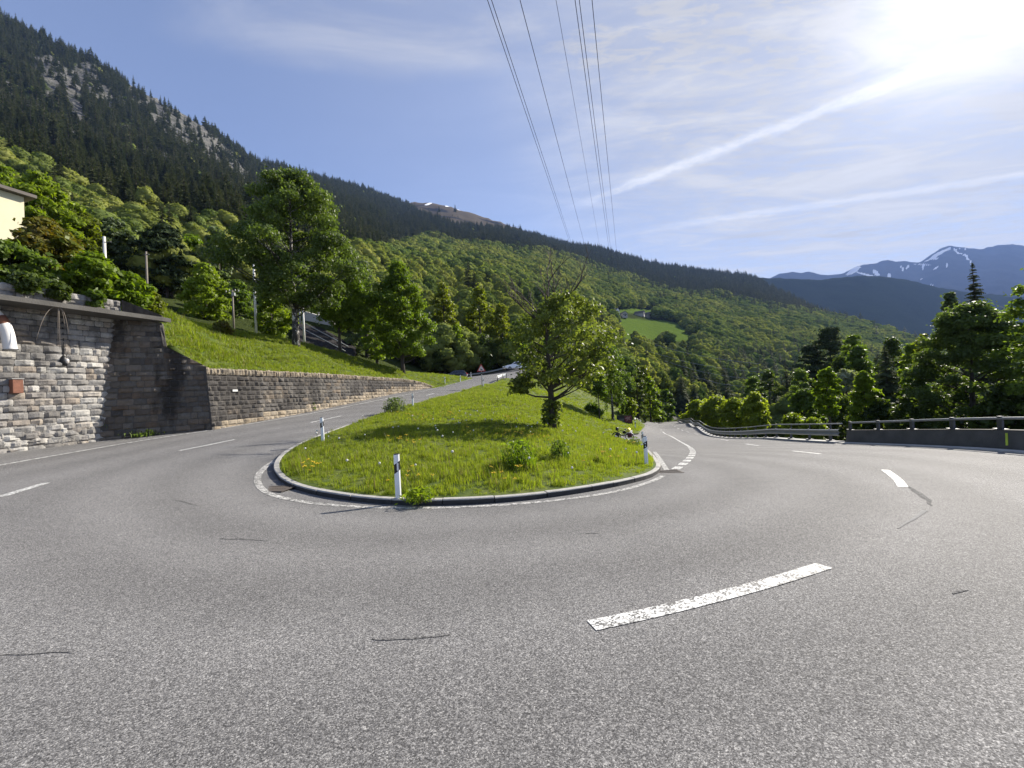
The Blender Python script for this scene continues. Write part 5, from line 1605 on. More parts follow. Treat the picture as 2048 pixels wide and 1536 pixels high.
post('white post with slanted black band at the front island kerb, nearest post', 797, 996, zisl, .92)
post('white post with a slanted black band on the left kerb of the island', 646, 882, zisl, .9, lean=(0, -.02))
post('grey-white post with two round reflectors at the right island tip, nearer one', 1293, 930, zisl, .92, band='round', lean=(0, 0))
post('grey-white post with two round reflectors at the right island tip, farther one', 1286, 893, zisl, .92, band='round')
post('white post on the upper left edge of the island beside the bushy weeds', 826, 813, zisl, .92)
post('white post beside the red-bordered warning sign', 967, 772, zisl, .92)
post('small white post on the verge beyond the low wall, left one', 890, 768, zbank, .95)
post('small white post on the verge beyond the low wall, right one', 921, 764, zbank, .95)
post('small white post at the upper guardrail right of the black car', Vector((-7.0, 66.5, float(zroad(-7.0, 66.5)))), 0, None, .8)
post('tiny white post in the grass verge below the information board', 1271, 858, zisl, .9, band='round')

# ------------------------------------------------------------------ warning sign
b = hit(967, 774, zisl); b.x -= .15
ws = empty('warning_sign', b, -math.atan2(b.x, b.y), 'red-bordered triangular warning sign with a black pictogram on a grey pole at the upper road', 'sign')
mb = MB(); mb.tube([(0, 0, -.4), (0, 0, 2.45)], .035, 10); mb.build('pole', M_STEEL, ws)
zc = 1.72
def tri(w, c=(0, 0)): hgt_ = w * .866; return [(-w / 2 + c[0], c[1]), (w / 2 + c[0], c[1]), (c[0], c[1] + hgt_)]
I3 = Matrix.Identity(3)
mb = MB(); mb.prism(tri(.98), (0, -.045, zc), I3, .012); mb.build('border', pbr('red_paint', (.42, .04, .035), .5), ws)
mb = MB(); mb.prism(tri(.68, (0, .092)), (0, -.0535, zc), I3, .005); mb.build('panel', pbr('white_sheeting', (.66, .56, .54), .5), ws)
mb = MB(); mb.prism([(-.13, .15), (-.02, .17), (.13, .14), (.15, .2), (.03, .25), (-.03, .33), (-.1, .3), (-.07, .23)], (0, -.0585, zc), I3, .004); mb.build('pictogram', M_BLACK, ws)
mb = MB(); mb.box((0, -.05, zc - .2), (.17, .03, .22), bev=.006); mb.build('bracket', M_DSTEEL, ws)

# ------------------------------------------------------------------ information board
b = hit(1265, 851, zisl); az = math.atan2(b.x, b.y)
ib = empty('information_board', b, -az, 'dark information board with a red half, on two posts beside the lower road', 'sign')
wB = 1.85
for x in (0, -wB): mb = MB(); mb.box((x, 0, .5), (.07, .07, 1.7 if x == 0 else 1.5)); mb.build('post', M_BLACK, ib)
mb = MB(); mb.box((-wB / 2, -.055, .78), (wB - .04, .035, 1.06), bev=.004); mb.build('panel', pbr('dark_board', (.03, .03, .034), .5), ib)
mb = MB(); mb.prism([(-.42, -.36), (.43, -.36), (.43, .5), (-.42, .5)], (-.5, -.077, .76), I3, .006); mb.build('poster', pbr('dark_red_print', (.14, .025, .03), .5, var=.6, vscale=3), ib)
mb = MB(); mb.prism([(-.4, .1), (0, .42), (.1, .3), (.38, .46), (.2, .12), (.38, -.05), (.05, 0), (-.2, -.3), (-.1, .05)], (-.52, -.082, .78), I3, .003); mb.build('figure', pbr('pink_print', (.32, .17, .18), .5), ib)
mb = MB(); mb.prism([(-.38, -.2), (.3, -.2), (.36, .12), (-.38, .12)], (-1.35, -.077, .78), I3, .006); mb.build('picture', pbr('grey_print', (.13, .13, .125), .5, var=.5, vscale=6), ib)
mb = MB(); mb.prism([(-.2, -.1), (.22, -.14), (.1, .08), (-.05, .1)], (-1.0, -.077, .42), I3, .006); mb.build('picture', pbr('grey_print', (.16, .15, .17), .5, var=.5, vscale=6), ib)

# ------------------------------------------------------------------ drain grates
def grate(label, px, py, ang, size=(.95, .42)):
    b = rp(px, py); r = empty('drain_grate', b + Vector((0, 0, .008)), ang, label, 'grate')
    mb = MB(); w, d = size
    mb.box((0, 0, -.004), (w, d, .006)); o = mb.build('pit', M_BLACK, r)
    mb = MB()
    for s_ in (-1, 1):
        mb.box((0, s_ * d / 2, .004), (w + .06, .045, .016)); mb.box((s_ * w / 2, 0, .0043), (.045, d - .06, .016))
    for k_ in range(11): mb.box((-w / 2 + w * (k_ + .8) / 11.6, 0, .0035), (.028, d - .06, .014))
    mb.box((0, 0, .003), (w - .06, .03, .012))
    mb.build('frame', pbr('cast_iron', (.10, .085, .075), .6, metal=.3), r)
grate('rusty iron drain grate at the left tip of the island', 550, 978.5, -.15, (.75, .5))
grate('iron drain grate at the right island tip, beside the white line blocks', 1331, 945, .05, (.9, .42))

# ------------------------------------------------------------------ parapet and guardrail along the outer edge
RL = resample([Vector((p.x, p.y, 0)) for p in RAIL], .5)
def frame_at(i, pts):
    d = pts[min(i + 1, len(pts) - 1)] - pts[max(i - 1, 0)]; d.z = 0; d.normalize()
    return Vector((d.y, -d.x, 0))          # to the right of travel = outwards
RLp = [Vector((p.x, p.y, float(zroad(p.x, p.y)))) for p in RL]
end_i = min(range(len(RL)), key=lambda i: (Vector((RL[i].x, RL[i].y)) - Vector((17.1, 20.0))).length)
start_i = 4
par_r = empty('parapet', RLp[end_i], 0, 'weathered concrete parapet with a steel tube railing along the outer edge of the bend', 'barrier')
path = [(RLp[i], frame_at(i, RLp)) for i in range(start_i, end_i + 1)]
mb = MB(); mb.sweep(path, [(.0, -.6), (.05, .12), (.14, .62), (.13, .66), (.45, .66), (.47, -.6)])
par(mb.build('barrier_wall', M_DCONC), par_r)
mb = MB(); mb.sweep(path, [(-.35, -.04), (-.35, .035), (-.0, .05), (-.0, -.04)]); par(mb.build('gutter_strip', pbr('pale_gutter', (.42, .41, .39), .85, var=.4, vscale=3)), par_r)
ang_of = lambda a: math.atan2(a.y, a.x)
st_ = 0.0
k_ = end_i
first = None
while k_ > start_i:
    p, a = RLp[k_], frame_at(k_, RLp)
    mb = MB(); c = p + a * .30
    Rz = Matrix.Rotation(ang_of(a), 3, 'Z')
    mb.box(c + Vector((0, 0, .86)), (.07, .16, .40), Rz, bev=.006)
    mb.box(c + Vector((0, 0, .675)), (.2, .34, .03), Rz, bev=.004)
    mb.tube([c + Vector((0, 0, 1.05)), c + Vector((0, 0, 1.10))], .07, 8)
    par(mb.build('rail_post', M_DSTEEL), par_r)
    k_ -= 4
mb = MB(); mb.tube([p + a * .30 + Vector((0, 0, 1.03)) for p, a in path], .045, 10); par(mb.build('top_rail', M_STEEL), par_r)

kq = min(range(start_i, end_i), key=lambda i: abs((RLp[i].x / RLp[i].y) - ray(2014, 880)[0] / ray(2014, 880)[1]))
p, a = RLp[kq], frame_at(kq, RLp)
mb = MB(); mb.box(p + a * .082 + Vector((0, 0, .36)), (.012, .07, .4), Matrix.Rotation(ang_of(a), 3, 'Z') @ Matrix.Rotation(R(-10), 3, 'X') @ Matrix.Rotation(R(10), 3, 'Y')); par(mb.build('paint_mark', pbr('lime_paint', (.45, .55, .06), .6)), par_r)
gr = empty('guardrail', RLp[end_i], 0, 'long steel guardrail with a tube handrail following the lower road to the crest', 'guardrail')
i1 = min(range(len(RL)), key=lambda i: abs(RL[i].y - 116))
path = [(RLp[i], frame_at(i, RLp)) for i in range(end_i + 1, i1)]
wprof = [(.06, .36), (.0, .40), (.0, .46), (.06, .51), (.06, .55), (.0, .60), (.0, .66), (.06, .70), (.075, .70), (.015, .655), (.015, .605), (.075, .555), (.075, .505), (.015, .455), (.015, .405), (.075, .36)]
mb = MB(); mb.sweep(path, wprof); par(mb.build('beam', M_STEEL), gr)
mb = MB(); mb.tube([p + a * .22 + Vector((0, 0, 1.0)) for p, a in path], .035, 8); par(mb.build('handrail', M_STEEL), gr)
mb = MB(); mb.sweep(path, [(-.22, -.1), (-.22, .05), (.3, .08), (.3, -.1)]); par(mb.build('plinth', pbr('pale_plinth', (.35, .345, .33), .85, var=.35, vscale=3)), gr)
def gpost(kk):
    p, a = RLp[kk], frame_at(kk, RLp); Rz = Matrix.Rotation(ang_of(a), 3, 'Z'); c = p + a * .18
    mb = MB(); mb.box(c + Vector((0, 0, .36)), (.10, .12, .74), Rz); mb.box(c + Vector((.0, 0, .85)) + a * .04, (.045, .05, .34), Rz); mb.box(c + Vector((0, 0, .09)), (.3, .34, .05), Rz)
    par(mb.build('post', M_DSTEEL), gr)
kk = end_i + 3
while kk < i1: gpost(kk); kk += 4

# upper guardrail behind the upper road
up = [Vector((x, y, 0)) for x, y in ((-34, 78.5), (-20, 78), (-8, 76.5), (0, 74.6), (4.5, 72.5))]
up = resample(smooth_path(up, 2), .8); upz = [Vector((p.x, p.y, float(zroad(p.x, p.y)))) for p in up]
ug = empty('guardrail', upz[0], 0, 'steel guardrail on a dark low wall behind the upper road, under the trees', 'guardrail')
path = [(p, Vector((0, 1, 0))) for p in upz]
mb = MB(); mb.sweep(path, [(.0, -.4), (.0, .52), (.3, .52), (.3, -.4)]); par(mb.build('low_wall', M_DCONC), ug)
mb = MB(); mb.sweep(path, [(-.06, .72), (-.12, .78), (-.12, .95), (-.06, 1.02), (-.03, 1.02), (-.03, .72)]); par(mb.build('beam', M_STEEL), ug)
for q in range(0, len(upz), 3):
    mb = MB(); mb.box(upz[q] + Vector((0, .04, .72)), (.1, .12, .5)); par(mb.build('post', M_DSTEEL), ug)
# bright end piece where the upper road leaves the island
pts = [hit(*q, zisl) for q in ((994, 762.5), (1004, 758.5), (1012, 757))]
sg = empty('guardrail', pts[0], 0, 'short white guardrail end on the island edge beside the upper road', 'guardrail')
path = [(p, Vector((.5, -.85, 0))) for p in resample(smooth_path(pts, 2), .5)]
mb = MB(); mb.sweep(path, [(.0, .42), (-.05, .5), (-.05, .66), (.0, .75), (.03, .75), (.03, .42)]); par(mb.build('beam', M_WHITE), sg)
for q in (0, len(path) // 2, len(path) - 1): mb = MB(); mb.box(path[q][0] + Vector((.1, -.1, .3)), (.1, .12, .8)); par(mb.build('post', M_DSTEEL), sg)
# guardrail end left of the lower road near the crest
pts = [hit(*q, zisl) for q in ((1271, 846.5), (1283, 846)) ] + [rp(1288, 848.5), rp(1292, 851)]
pts = [p + Vector((-.8, 0, 0)) for p in pts]
vg = empty('guardrail', pts[0], 0, 'white guardrail end turning into the verge left of the lower road', 'guardrail')
sp_ = resample(smooth_path(pts, 2), .6)
path = [(p, frame_at(i, sp_)) for i, p in enumerate(sp_)]
for dz in (.35, .75):
    mb = MB(); mb.sweep(path, [(.0, dz - .1), (-.05, dz - .05), (-.05, dz + .1), (.0, dz + .15), (.03, dz + .15), (.03, dz - .1)]); par(mb.build('beam', M_WHITE), vg)
for q in range(0, len(path), 4): mb = MB(); mb.box(path[q][0] + path[q][1] * .12 + Vector((0, 0, .35)), (.1, .12, 1.1)); par(mb.build('post', M_DSTEEL), vg)

# ------------------------------------------------------------------ cars on the upper road
def car(label, loc, heading, paint):
    r = empty('parked_car', loc, heading, label, 'car')
    L, Wd = 4.3, 1.76
    side = [(-2.12, .42), (-2.15, .72), (-2.05, .98), (-1.9, 1.02), (.75, .98), (1.75, .86), (2.1, .7), (2.15, .42), (1.78, .28), (-1.8, .28)]
    cab = [(-1.98, 1.0), (-1.62, 1.42), (-1.2, 1.5), (-.1, 1.5), (.25, 1.42), (1.0, .97)]
    def loft(prof, w0, w1, zsp, name, mat, g=1.0):
        bm = bmesh.new(); n = len(prof)
        def wid(z): return w0 + (w1 - w0) * max(0, min(1, (z - zsp[0]) / (zsp[1] - zsp[0])))
        a = [bm.verts.new((x, -wid(z) / 2, z)) for x, z in prof]; b_ = [bm.verts.new((x, wid(z) / 2, z)) for x, z in prof]
        bm.faces.new(a); bm.faces.new(list(reversed(b_)))
        for j in range(n): bm.faces.new((a[(j + 1) % n], a[j], b_[j], b_[(j + 1) % n]))
        bmesh.ops.recalc_face_normals(bm, faces=bm.faces)
        bmesh.ops.bevel(bm, geom=list(bm.edges), offset=.05, segments=2, affect='EDGES', profile=.6)
        me = bpy.data.meshes.new(name); bm.to_mesh(me); bm.free(); me.materials.append(mat)
        for p in me.polygons: p.use_smooth = True
        o = bpy.data.objects.new(name, me); link(o, r); return o
    loft(side, Wd, Wd - .1, (.5, 1.0), 'body', paint)
    loft(cab, Wd - .12, Wd - .5, (1.0, 1.5), 'cabin', paint)
    GL = bpy.data.materials.get('car_glass') or pbr('car_glass', (.015, .02, .025), .06, spec=.9)
    for s_ in (-1, 1):
        for poly in ([(-1.7, 1.05), (-1.5, 1.38), (-.75, 1.42), (-.75, 1.05)], [(-.68, 1.05), (-.68, 1.42), (.12, 1.38), (.72, 1.05)]):
            mb = MB(); vs = []
            for x, z in poly: vs.append((x, s_ * ((Wd - .12 - .38 * (z - 1.0) / .5) / 2 + .012), z))
            mb.add(vs, [(0, 1, 2, 3) if s_ < 0 else (3, 2, 1, 0)]); mb.build('side_window', GL, r)
    mb = MB(); mb.add([(.97, -.72, 1.0), (.97, .72, 1.0), (.30, .60, 1.40), (.30, -.60, 1.40)], [(0, 1, 2, 3)]); o = mb.build('windscreen', GL, r); o.location = (.03, 0, .02)
    mb = MB(); mb.add([(-1.97, -.72, 1.04), (-1.97, .72, 1.04), (-1.66, .60, 1.39), (-1.66, -.60, 1.39)], [(3, 2, 1, 0)]); o = mb.build('rear_window', GL, r); o.location = (-.03, 0, .02)
    for x in (-1.32, 1.32):
        for s_ in (-1, 1):
            mb = MB(); mb.tube([(x, s_ * .68, .31), (x, s_ * .70, .31), (x, s_ * .87, .31), (x, s_ * .89, .31)], [.26, .31, .31, .26], 18); w = mb.build('wheel', M_BLACK, r)
            mb = MB(); mb.tube([(x, s_ * .88, .31), (x, s_ * .905, .31)], [.19, .17], 14); mb.build('rim', M_STEEL, w)
    for s_ in (-1, 1):
        mb = MB(); mb.box((2.06, s_ * .62, .70), (.16, .34, .14), bev=.03); mb.build('headlight', M_REFL, r)
        mb = MB(); mb.box((-2.09, s_ * .66, .86), (.1, .26, .2), bev=.03); mb.build('taillight', pbr('red_lens', (.35, .02, .02), .2), r)
    mb = MB(); mb.box((-2.155, 0, .6), (.02, .5, .12)); mb.build('number_plate', M_WHITE, r)
    return r
pc = at(911, 752, 69); pc.z = float(zroad(pc.x, pc.y))
car('black car passing behind the grass verge at the top of the upper road', pc, R(176), pbr('black_car_paint', (.012, .013, .018), .22, spec=.6, coat=1.0))
pc = at(1031, 745, 68.5); pc.z = float(zroad(pc.x, pc.y)) + .02
car('white car on the upper road, half hidden by the island tree', pc, R(200), pbr('white_car_paint', (.75, .76, .78), .25, coat=1.0))

# ------------------------------------------------------------------ loaded touring bicycle
b = rp(1247, 881)
bk = empty('touring_bicycle', b, R(180 - 25), 'loaded touring bicycle with dark panniers and a yellow bag, standing in the lay-by', 'bicycle')
bk.rotation_euler = (R(-9), 0, R(155))
TY = pbr('tyre_rubber', (.015, .015, .015), .8); FR = pbr('black_frame', (.03, .03, .035), .35)
def torus(c, R_, r_, n=28): return [Vector((c[0] + R_ * math.cos(2 * math.pi * i / n), c[1], c[2] + R_ * math.sin(2 * math.pi * i / n))) for i in range(n + 1)]
for x in (.55, -.52):
    mb = MB(); mb.tube(torus((x, 0, .35), .335, .02), .022, 6, caps=False); w = mb.build('wheel', TY, bk)
    mb = MB(); mb.tube(torus((x, 0, .35), .305, .01), .012, 6, caps=False); mb.build('rim', M_STEEL, w)
    mb = MB()
    for k_ in range(14): an = k_ * math.pi / 7; mb.tube([(x, 0, .35), (x + .3 * math.cos(an), 0, .35 + .3 * math.sin(an))], .0025, 3, caps=False)
    mb.build('spokes', M_STEEL, w)
    mb = MB(); mb.tube([Vector((x + .37 * math.cos(t), 0, .35 + .37 * math.sin(t))) for t in np.linspace(.3, 2.8, 12)], .03, 6); mb.build('mudguard', M_BLACK if x > 0 else M_WHITE, bk)
mb = MB()
for a, c in (((.55, 0, .35), (.40, 0, .86)), ((.40, 0, .80), (-.08, 0, .30)), ((.40, 0, .84), (-.20, 0, .84)), ((-.08, 0, .30), (-.22, 0, .92)), ((-.08, 0, .30), (-.52, 0, .35)), ((-.52, 0, .35), (-.2, 0, .8)), ((-.25, 0, .76), (-.80, 0, .76))):
    mb.tube([a, c], .018, 8)
mb.build('frame', FR, bk)
mb = MB(); mb.tube([(.40, 0, .84), (.42, 0, 1.0)], .016, 6); mb.tube([(.36, -.3, 1.03), (.44, -.1, 1.02), (.44, .1, 1.02), (.36, .3, 1.03)], .016, 6); mb.build('handlebar', FR, bk)
mb = MB(); mb.ball((-.24, 0, .95), .12, 10, 6, scale=(1.1, .7, .35)); mb.build('saddle', M_BLACK, bk)
mb = MB(); mb.ball((.45, 0, 1.02), .15, 10, 8, scale=(.9, 1.1, 1.1)); mb.build('handlebar_bag', M_BLACK, bk)
for s_ in (-1, 1):
    mb = MB(); mb.box((.50, s_ * .16, .42), (.30, .13, .36), bev=.04); mb.build('front_pannier', M_BLACK, bk)
    mb = MB(); mb.box((-.58, s_ * .19, .52), (.36, .17, .42), bev=.05); p_ = mb.build('rear_pannier', pbr('dark_red_canvas', (.07, .012, .03), .7), bk)
    mb = MB(); mb.box((-.58, s_ * .19, .77), (.34, .16, .09), bev=.03); mb.build('flap', M_WHITE, p_)
mb = MB(); mb.tube([(-.5, -.3, .92), (-.5, -.28, .92), (-.5, .28, .92), (-.5, .3, .92)], [.08, .13, .13, .08], 12); mb.build('roll_bag', pbr('yellow_canvas', (.65, .55, .08), .6), bk)
mb = MB(); mb.box((-.12, 0, .72), (.28, .14, .2), bev=.04); mb.build('frame_bag', M_BLACK, bk)

# ------------------------------------------------------------------ railway: poles, ballast bed, rails
def pole(name, label, px, py0, py1, d, r, mat, n=8, taper=.75, cat='pole', grp=None, parts=()):
    b = at(px, py0, d); t = at(px, py1, d); h = t.z - b.z
    rt = empty(name, b, 0, label, cat, grp)
    mb = MB(); mb.tube([(0, 0, -.6), (0, 0, h)], [r, r * taper], n); mb.build('shaft', mat, rt)
    for (dx, dz, sx, sz) in parts:
        mb = MB(); mb.box((dx, 0, h - dz), (sx, .07, sz)); mb.build('bracket', M_DSTEEL, rt)
    return rt
M_PALE = pbr('pale_concrete', (.55, .54, .52), .8, var=.15)
pole('catenary_pole', 'white concrete pole rising out of the green shrubs at the left', 212, 580, 473, 34, .13, M_PALE, parts=((.3, .5, .6, .05),))
pole('utility_pole', 'thin grey pole in front of the dark pine', 297, 640, 503, 33, .09, M_WOODG, parts=((0, .25, .5, .05),))
pole('catenary_pole', 'short white pole top between the dark pine and the light bushy tree', 386, 600, 527, 58, .12, M_PALE)
up_ = pole('utility_pole', 'grey utility pole with insulators on curved arms, left of the tall birch', 468, 662, 580, 40, .1, M_WOODG)
hU = at(468, 580, 40).z - at(468, 662, 40).z
for sx_ in (-1, 1):
    for k_ in range(2):
        L = .3 + .35 * k_
        mb = MB(); mb.tube([(0, 0, hU - .15 - .12 * k_), (sx_ * L * .6, 0, hU - .0 - .1 * k_), (sx_ * L, 0, hU - .12 - .1 * k_)], .022, 5); a_ = mb.build('arm', M_DSTEEL, up_)
        mb = MB(); mb.tube([(sx_ * L, 0, hU - .12 - .1 * k_), (sx_ * L, 0, hU + .08 - .1 * k_)], [.045, .03], 6); mb.build('insulator', M_PALE, a_)
mb = MB(); mb.box((.1, 0, hU - .45), (.3, .16, .3)); mb.build('box', M_STEEL, up_)
pole('catenary_pole', 'tall grey catenary pole partly behind the left branches of the birch', 513, 672, 500, 44, .14, M_PALE, parts=((.6, .5, 1.3, .06), (.5, 2.0, 1.0, .06)))
pole('catenary_pole', 'grey catenary pole right of the birch trunk, standing in the dark track bed', 609, 690, 606, 47, .14, M_PALE, parts=((-.3, .9, .7, .12),))
pole('catenary_pole', 'short white pole just right of the birch trunk, above the track bed', 600, 640, 603, 66, .15, M_PALE)
pole('catenary_pole', 'white pole above the track bed, between the birch and the forked tree', 638, 642, 595, 68, .15, M_PALE)
pole('fence_post', 'thin pale post beside the forked tree trunk', 683, 707, 682, 41, .06, M_PALE)
M_BALLAST = soil_mat('ballast', (.012, .011, .011), (.032, .029, .028), 3.0, 1.0)
cor = [at(585, 700, 46), at(700, 740, 50), at(712, 690, 64), at(640, 650, 66), at(585, 640, 62)]
mb = MB(); mb.add([c + Vector((0, 0, -.35)) for c in cor] + [c + Vector((0, 0, -3)) for c in cor], [(0, 1, 2, 3, 4)] + [(j, 5 + j, 5 + (j + 1) % 5, (j + 1) % 5) for j in range(5)])
o = mb.build('track_bed', M_BALLAST); o['kind'] = 'structure'
for i, (q0, q1) in enumerate((((600, 652, 55), (690, 699, 52)), ((602, 640, 58), (696, 690, 55)))):
    a, c = at(*q0), at(*q1); a.z += -.2; c.z += -.2
    mb = MB(); mb.tube([a, c], .07, 6); tag(mb.build('railway_rail', M_STEEL), 'shiny rail on the dark track bed between birch and forked tree, %s one' % ('lower' if i == 0 else 'upper'), 'rail', 'rails of the track behind the bank')
a, c = at(607, 640, 66), at(664, 652, 66); 
mb = MB(); vs = [a, c, c + Vector((0, 0, 1.1)), a + Vector((0, 0, 1.6))]; vs = vs + [v + Vector((0, 2.5, .2)) for v in vs]
mb.add(vs, [(0, 1, 2, 3), (3, 2, 6, 7), (1, 5, 6, 2), (0, 3, 7, 4), (7, 6, 5, 4)])
tag(mb.build('concrete_wall', pbr('pale_slab', (.42, .39, .36), .85, var=.2)), 'pale low concrete wall above the dark track bed', 'wall')

# ------------------------------------------------------------------ overhead lines
M_WIRE = pbr('weathered_wire', (.012, .012, .014), .9, spec=.0)
WIRES = [((975, 0), (1137, 478)), ((983, 0), (1140.5, 480)), ((1040, 0), (1168, 485)), ((1112, 0), (1199, 491)), ((1150, 0), (1218, 498)), ((1158.5, 0), (1221.5, 499)), ((1184, 0), (1233, 501))]
WL = ['leftmost wire of the left twin pair', 'right wire of the left twin pair', 'single wire right of the left twin pair', 'faintest thin wire in the middle of the lines', 'left wire of the right twin pair', 'right wire of the right twin pair', 'rightmost single wire of the lines']
for i, ((x0, y0), (x1, y1)) in enumerate(WIRES):
    def pt(s):     # s: image fraction; distance from a straight span
        px, py = x0 + (x1 - x0) * s, y0 + (y1 - y0) * s
        inv = (1 / 20) + (1 / 100 - 1 / 20) * s
        return at(px, py, 1 / inv)
    a = pt(-.22); c = pt(1.0 + .1885)
    pts = []
    for t in np.linspace(0, 1, 60):
        p = a.lerp(c, float(t) ** 2); pts.append(p)
    mb = MB(); mb.tube(pts, .019 if i != 3 else .012, 5)
    tag(mb.build('overhead_wire', M_WIRE), 'dark high-voltage wire in the sky, ' + WL[i], 'wire', 'high-voltage wires across the sky')
for i, (q0, q1) in enumerate((((1270, 676, 120), (1520, 728, 95)), ((1290, 700, 120), (1530, 745, 95)), ((1330, 722, 120), (1540, 760, 95)), ((1385, 752, 110), (1545, 772, 95)))):
    a, c = at(*q0), at(*q1)
    mb = MB(); mb.tube([a.lerp(c, t) + Vector((0, 0, -1.2 * math.sin(math.pi * t))) for t in np.linspace(0, 1, 12)], .03, 4)
    tag(mb.build('gorge_wire', pbr('pale_wire', (.3, .33, .4), .5)), 'thin pale wire strung across the dark gorge, %s of four' % ('highest', 'second', 'third', 'lowest')[i], 'wire', 'thin wires across the gorge')

# ------------------------------------------------------------------ hamlet on the meadow
M_RUB = pbr('rubble_wall', (.30, .29, .27), .9, var=.3, vscale=1.0); M_SLATE = pbr('stone_slate', (.085, .083, .085), .8, var=.3, vscale=1.0); M_LIME = pbr('limewash', (.62, .61, .58), .9, var=.1, vscale=.8)
def cottage(label, px, py, d, L, W, hw, hr, rz, wallm, name='stone_house', door=True, tower=0):
    b = tat(px, py); b.z += .4; r = empty(name, b, rz, label, 'house'); k_s = b.y / d; r.scale = (k_s, k_s, k_s)
    mb = MB(); mb.add([(-L / 2, -W / 2, -2), (L / 2, -W / 2, -2), (L / 2, W / 2, -2), (-L / 2, W / 2, -2), (-L / 2, -W / 2, hw), (L / 2, -W / 2, hw), (L / 2, W / 2, hw), (-L / 2, W / 2, hw), (-L / 2, 0, hw + hr), (L / 2, 0, hw + hr)],
                      [(0, 1, 5, 4), (1, 2, 6, 9, 5), (2, 3, 7, 6), (3, 0, 4, 8, 7)]); mb.build('wall', wallm, r)
    mb = MB(); o_ = .5; sl = hr / (W / 2)
    for s_ in (-1, 1):
        e = [(-L / 2 - o_, s_ * (W / 2 + o_), hw - o_ * sl + .05), (L / 2 + o_, s_ * (W / 2 + o_), hw - o_ * sl + .05), (L / 2 + o_, 0, hw + hr + .05), (-L / 2 - o_, 0, hw + hr + .05)]
        u = [(x, y, z + .25) for x, y, z in e]; mb.add(e + u, [(0, 1, 2, 3), (7, 6, 5, 4), (0, 4, 5, 1), (1, 5, 6, 2), (3, 7, 4, 0)])
    mb.build('roof', M_SLATE, r)
    mb = MB(); mb.box((L / 2 + .02, 0, hw * .45), (.1, W * .26, hw * .9)); mb.build('door', M_BLACK, r)
    for y in (-W * .32, W * .32): mb = MB(); mb.box((L / 2 + .02, y, hw * .62), (.1, .9, 1.1)); mb.build('window', M_BLACK, r)
    if tower: mb = MB(); mb.box((-L / 2 + 1.5, W / 2 - 1, tower / 2), (2.6, 2.6, tower), bev=.05); mb.build('tower', wallm, r)
    return r
cottage('white gabled house with a square tower above the meadow hamlet', 1230, 631, 440, 8, 5.5, 4, 2.6, R(-60), M_LIME, tower=7.5)
cottage('long low stone house with slate roof at the left end of the hamlet', 1226, 641, 425, 13, 6.5, 3, 2.6, R(-15), M_RUB)
cottage('small dark gabled hut in the middle of the hamlet', 1250, 637, 430, 6.5, 6, 3, 2.4, R(-75), M_RUB)
cottage('low stone house under trees in the hamlet, right of the dark hut', 1277, 633, 436, 10, 6, 2.6, 2.2, R(-30), M_RUB)
cottage('stone house at the right end of the hamlet under a leaning tree', 1296, 632, 440, 9, 6, 2.8, 2.4, R(-60), M_RUB)
cottage('lone house with a bright roof in the wood right of the meadow', 1371, 617, 640, 11, 6, 3, 2.4, R(20), M_LIME)
a, c = tat(1439, 609), tat(1466, 601)
mb = MB(); dd = (c - a); nn_ = Vector((-dd.y, dd.x, 0)).normalized() * 3
vs = [a - nn_, c - nn_, c + nn_, a + nn_]; vs = [v + Vector((0, 0, 7)) for v in vs] + [v + Vector((0, 0, -4)) for v in vs]
mb.add(vs, [(0, 1, 2, 3), (0, 4, 5, 1), (1, 5, 6, 2), (2, 6, 7, 3), (3, 7, 4, 0)]); tag(mb.build('retaining_wall', M_RUB), 'pale stretch of mountain road wall in the far wood', 'wall')
# ------------------------------------------------------------------ sun, sky, air
SUN_AZ, SUN_EL = R(52.5), R(32.0)
sd = Vector((math.sin(SUN_AZ) * math.cos(SUN_EL), math.cos(SUN_AZ) * math.cos(SUN_EL), math.sin(SUN_EL)))
sl = bpy.data.lights.new('sun', 'SUN'); sl.energy = 4.8; sl.angle = R(.53); sl.color = (1.0, .93, .82)
so = bpy.data.objects.new('sun', sl); COL.objects.link(so); so.rotation_euler = sd.to_track_quat('Z', 'Y').to_euler()

w = bpy.data.worlds.new('World'); SC.world = w; w.use_nodes = True
nt = w.node_tree; nt.nodes.clear(); k = NT(nt)
SKY_S = .064
sky = k.n('ShaderNodeTexSky', sky_type='NISHITA', sun_disc=False, sun_elevation=SUN_EL, sun_rotation=SUN_AZ, altitude=900.0, air_density=1.0, dust_density=.0, ozone_density=2.2)
skc = k.mix(1.0, sky.outputs[0], (1.22, 1.14, 1.22, 1), 'MULTIPLY')
skc = k.mix(.17, skc, (3.6, 3.8, 4.6, 1))
g = k.n('ShaderNodeTexCoord').outputs['Generated']
nv = k.vmath('NORMALIZE', g).outputs[0]
sep = k.n('ShaderNodeSeparateXYZ', inp={0: nv})
zz = k.math('MAXIMUM', sep.outputs[2], .04)
X = k.math('DIVIDE', sep.outputs[0], zz); Y = k.math('DIVIDE', sep.outputs[1], zz)
pl = k.n('ShaderNodeCombineXYZ', inp={0: X, 1: Y, 2: 0.0}).outputs[0]        # the high cloud layer seen as a flat sheet
cosang = k.vmath('DOT_PRODUCT', nv, tuple(sd)).outputs['Value']


def pp(px, py):
    x, y, z = ray(px, py); return (x / z, y / z)


def rotmap(angle, scale, loc=(0, 0, 0)):
    return k.n('ShaderNodeMapping', inp={'Vector': pl, 'Rotation': (0, 0, angle), 'Scale': (*scale, 1), 'Location': loc}).outputs[0]


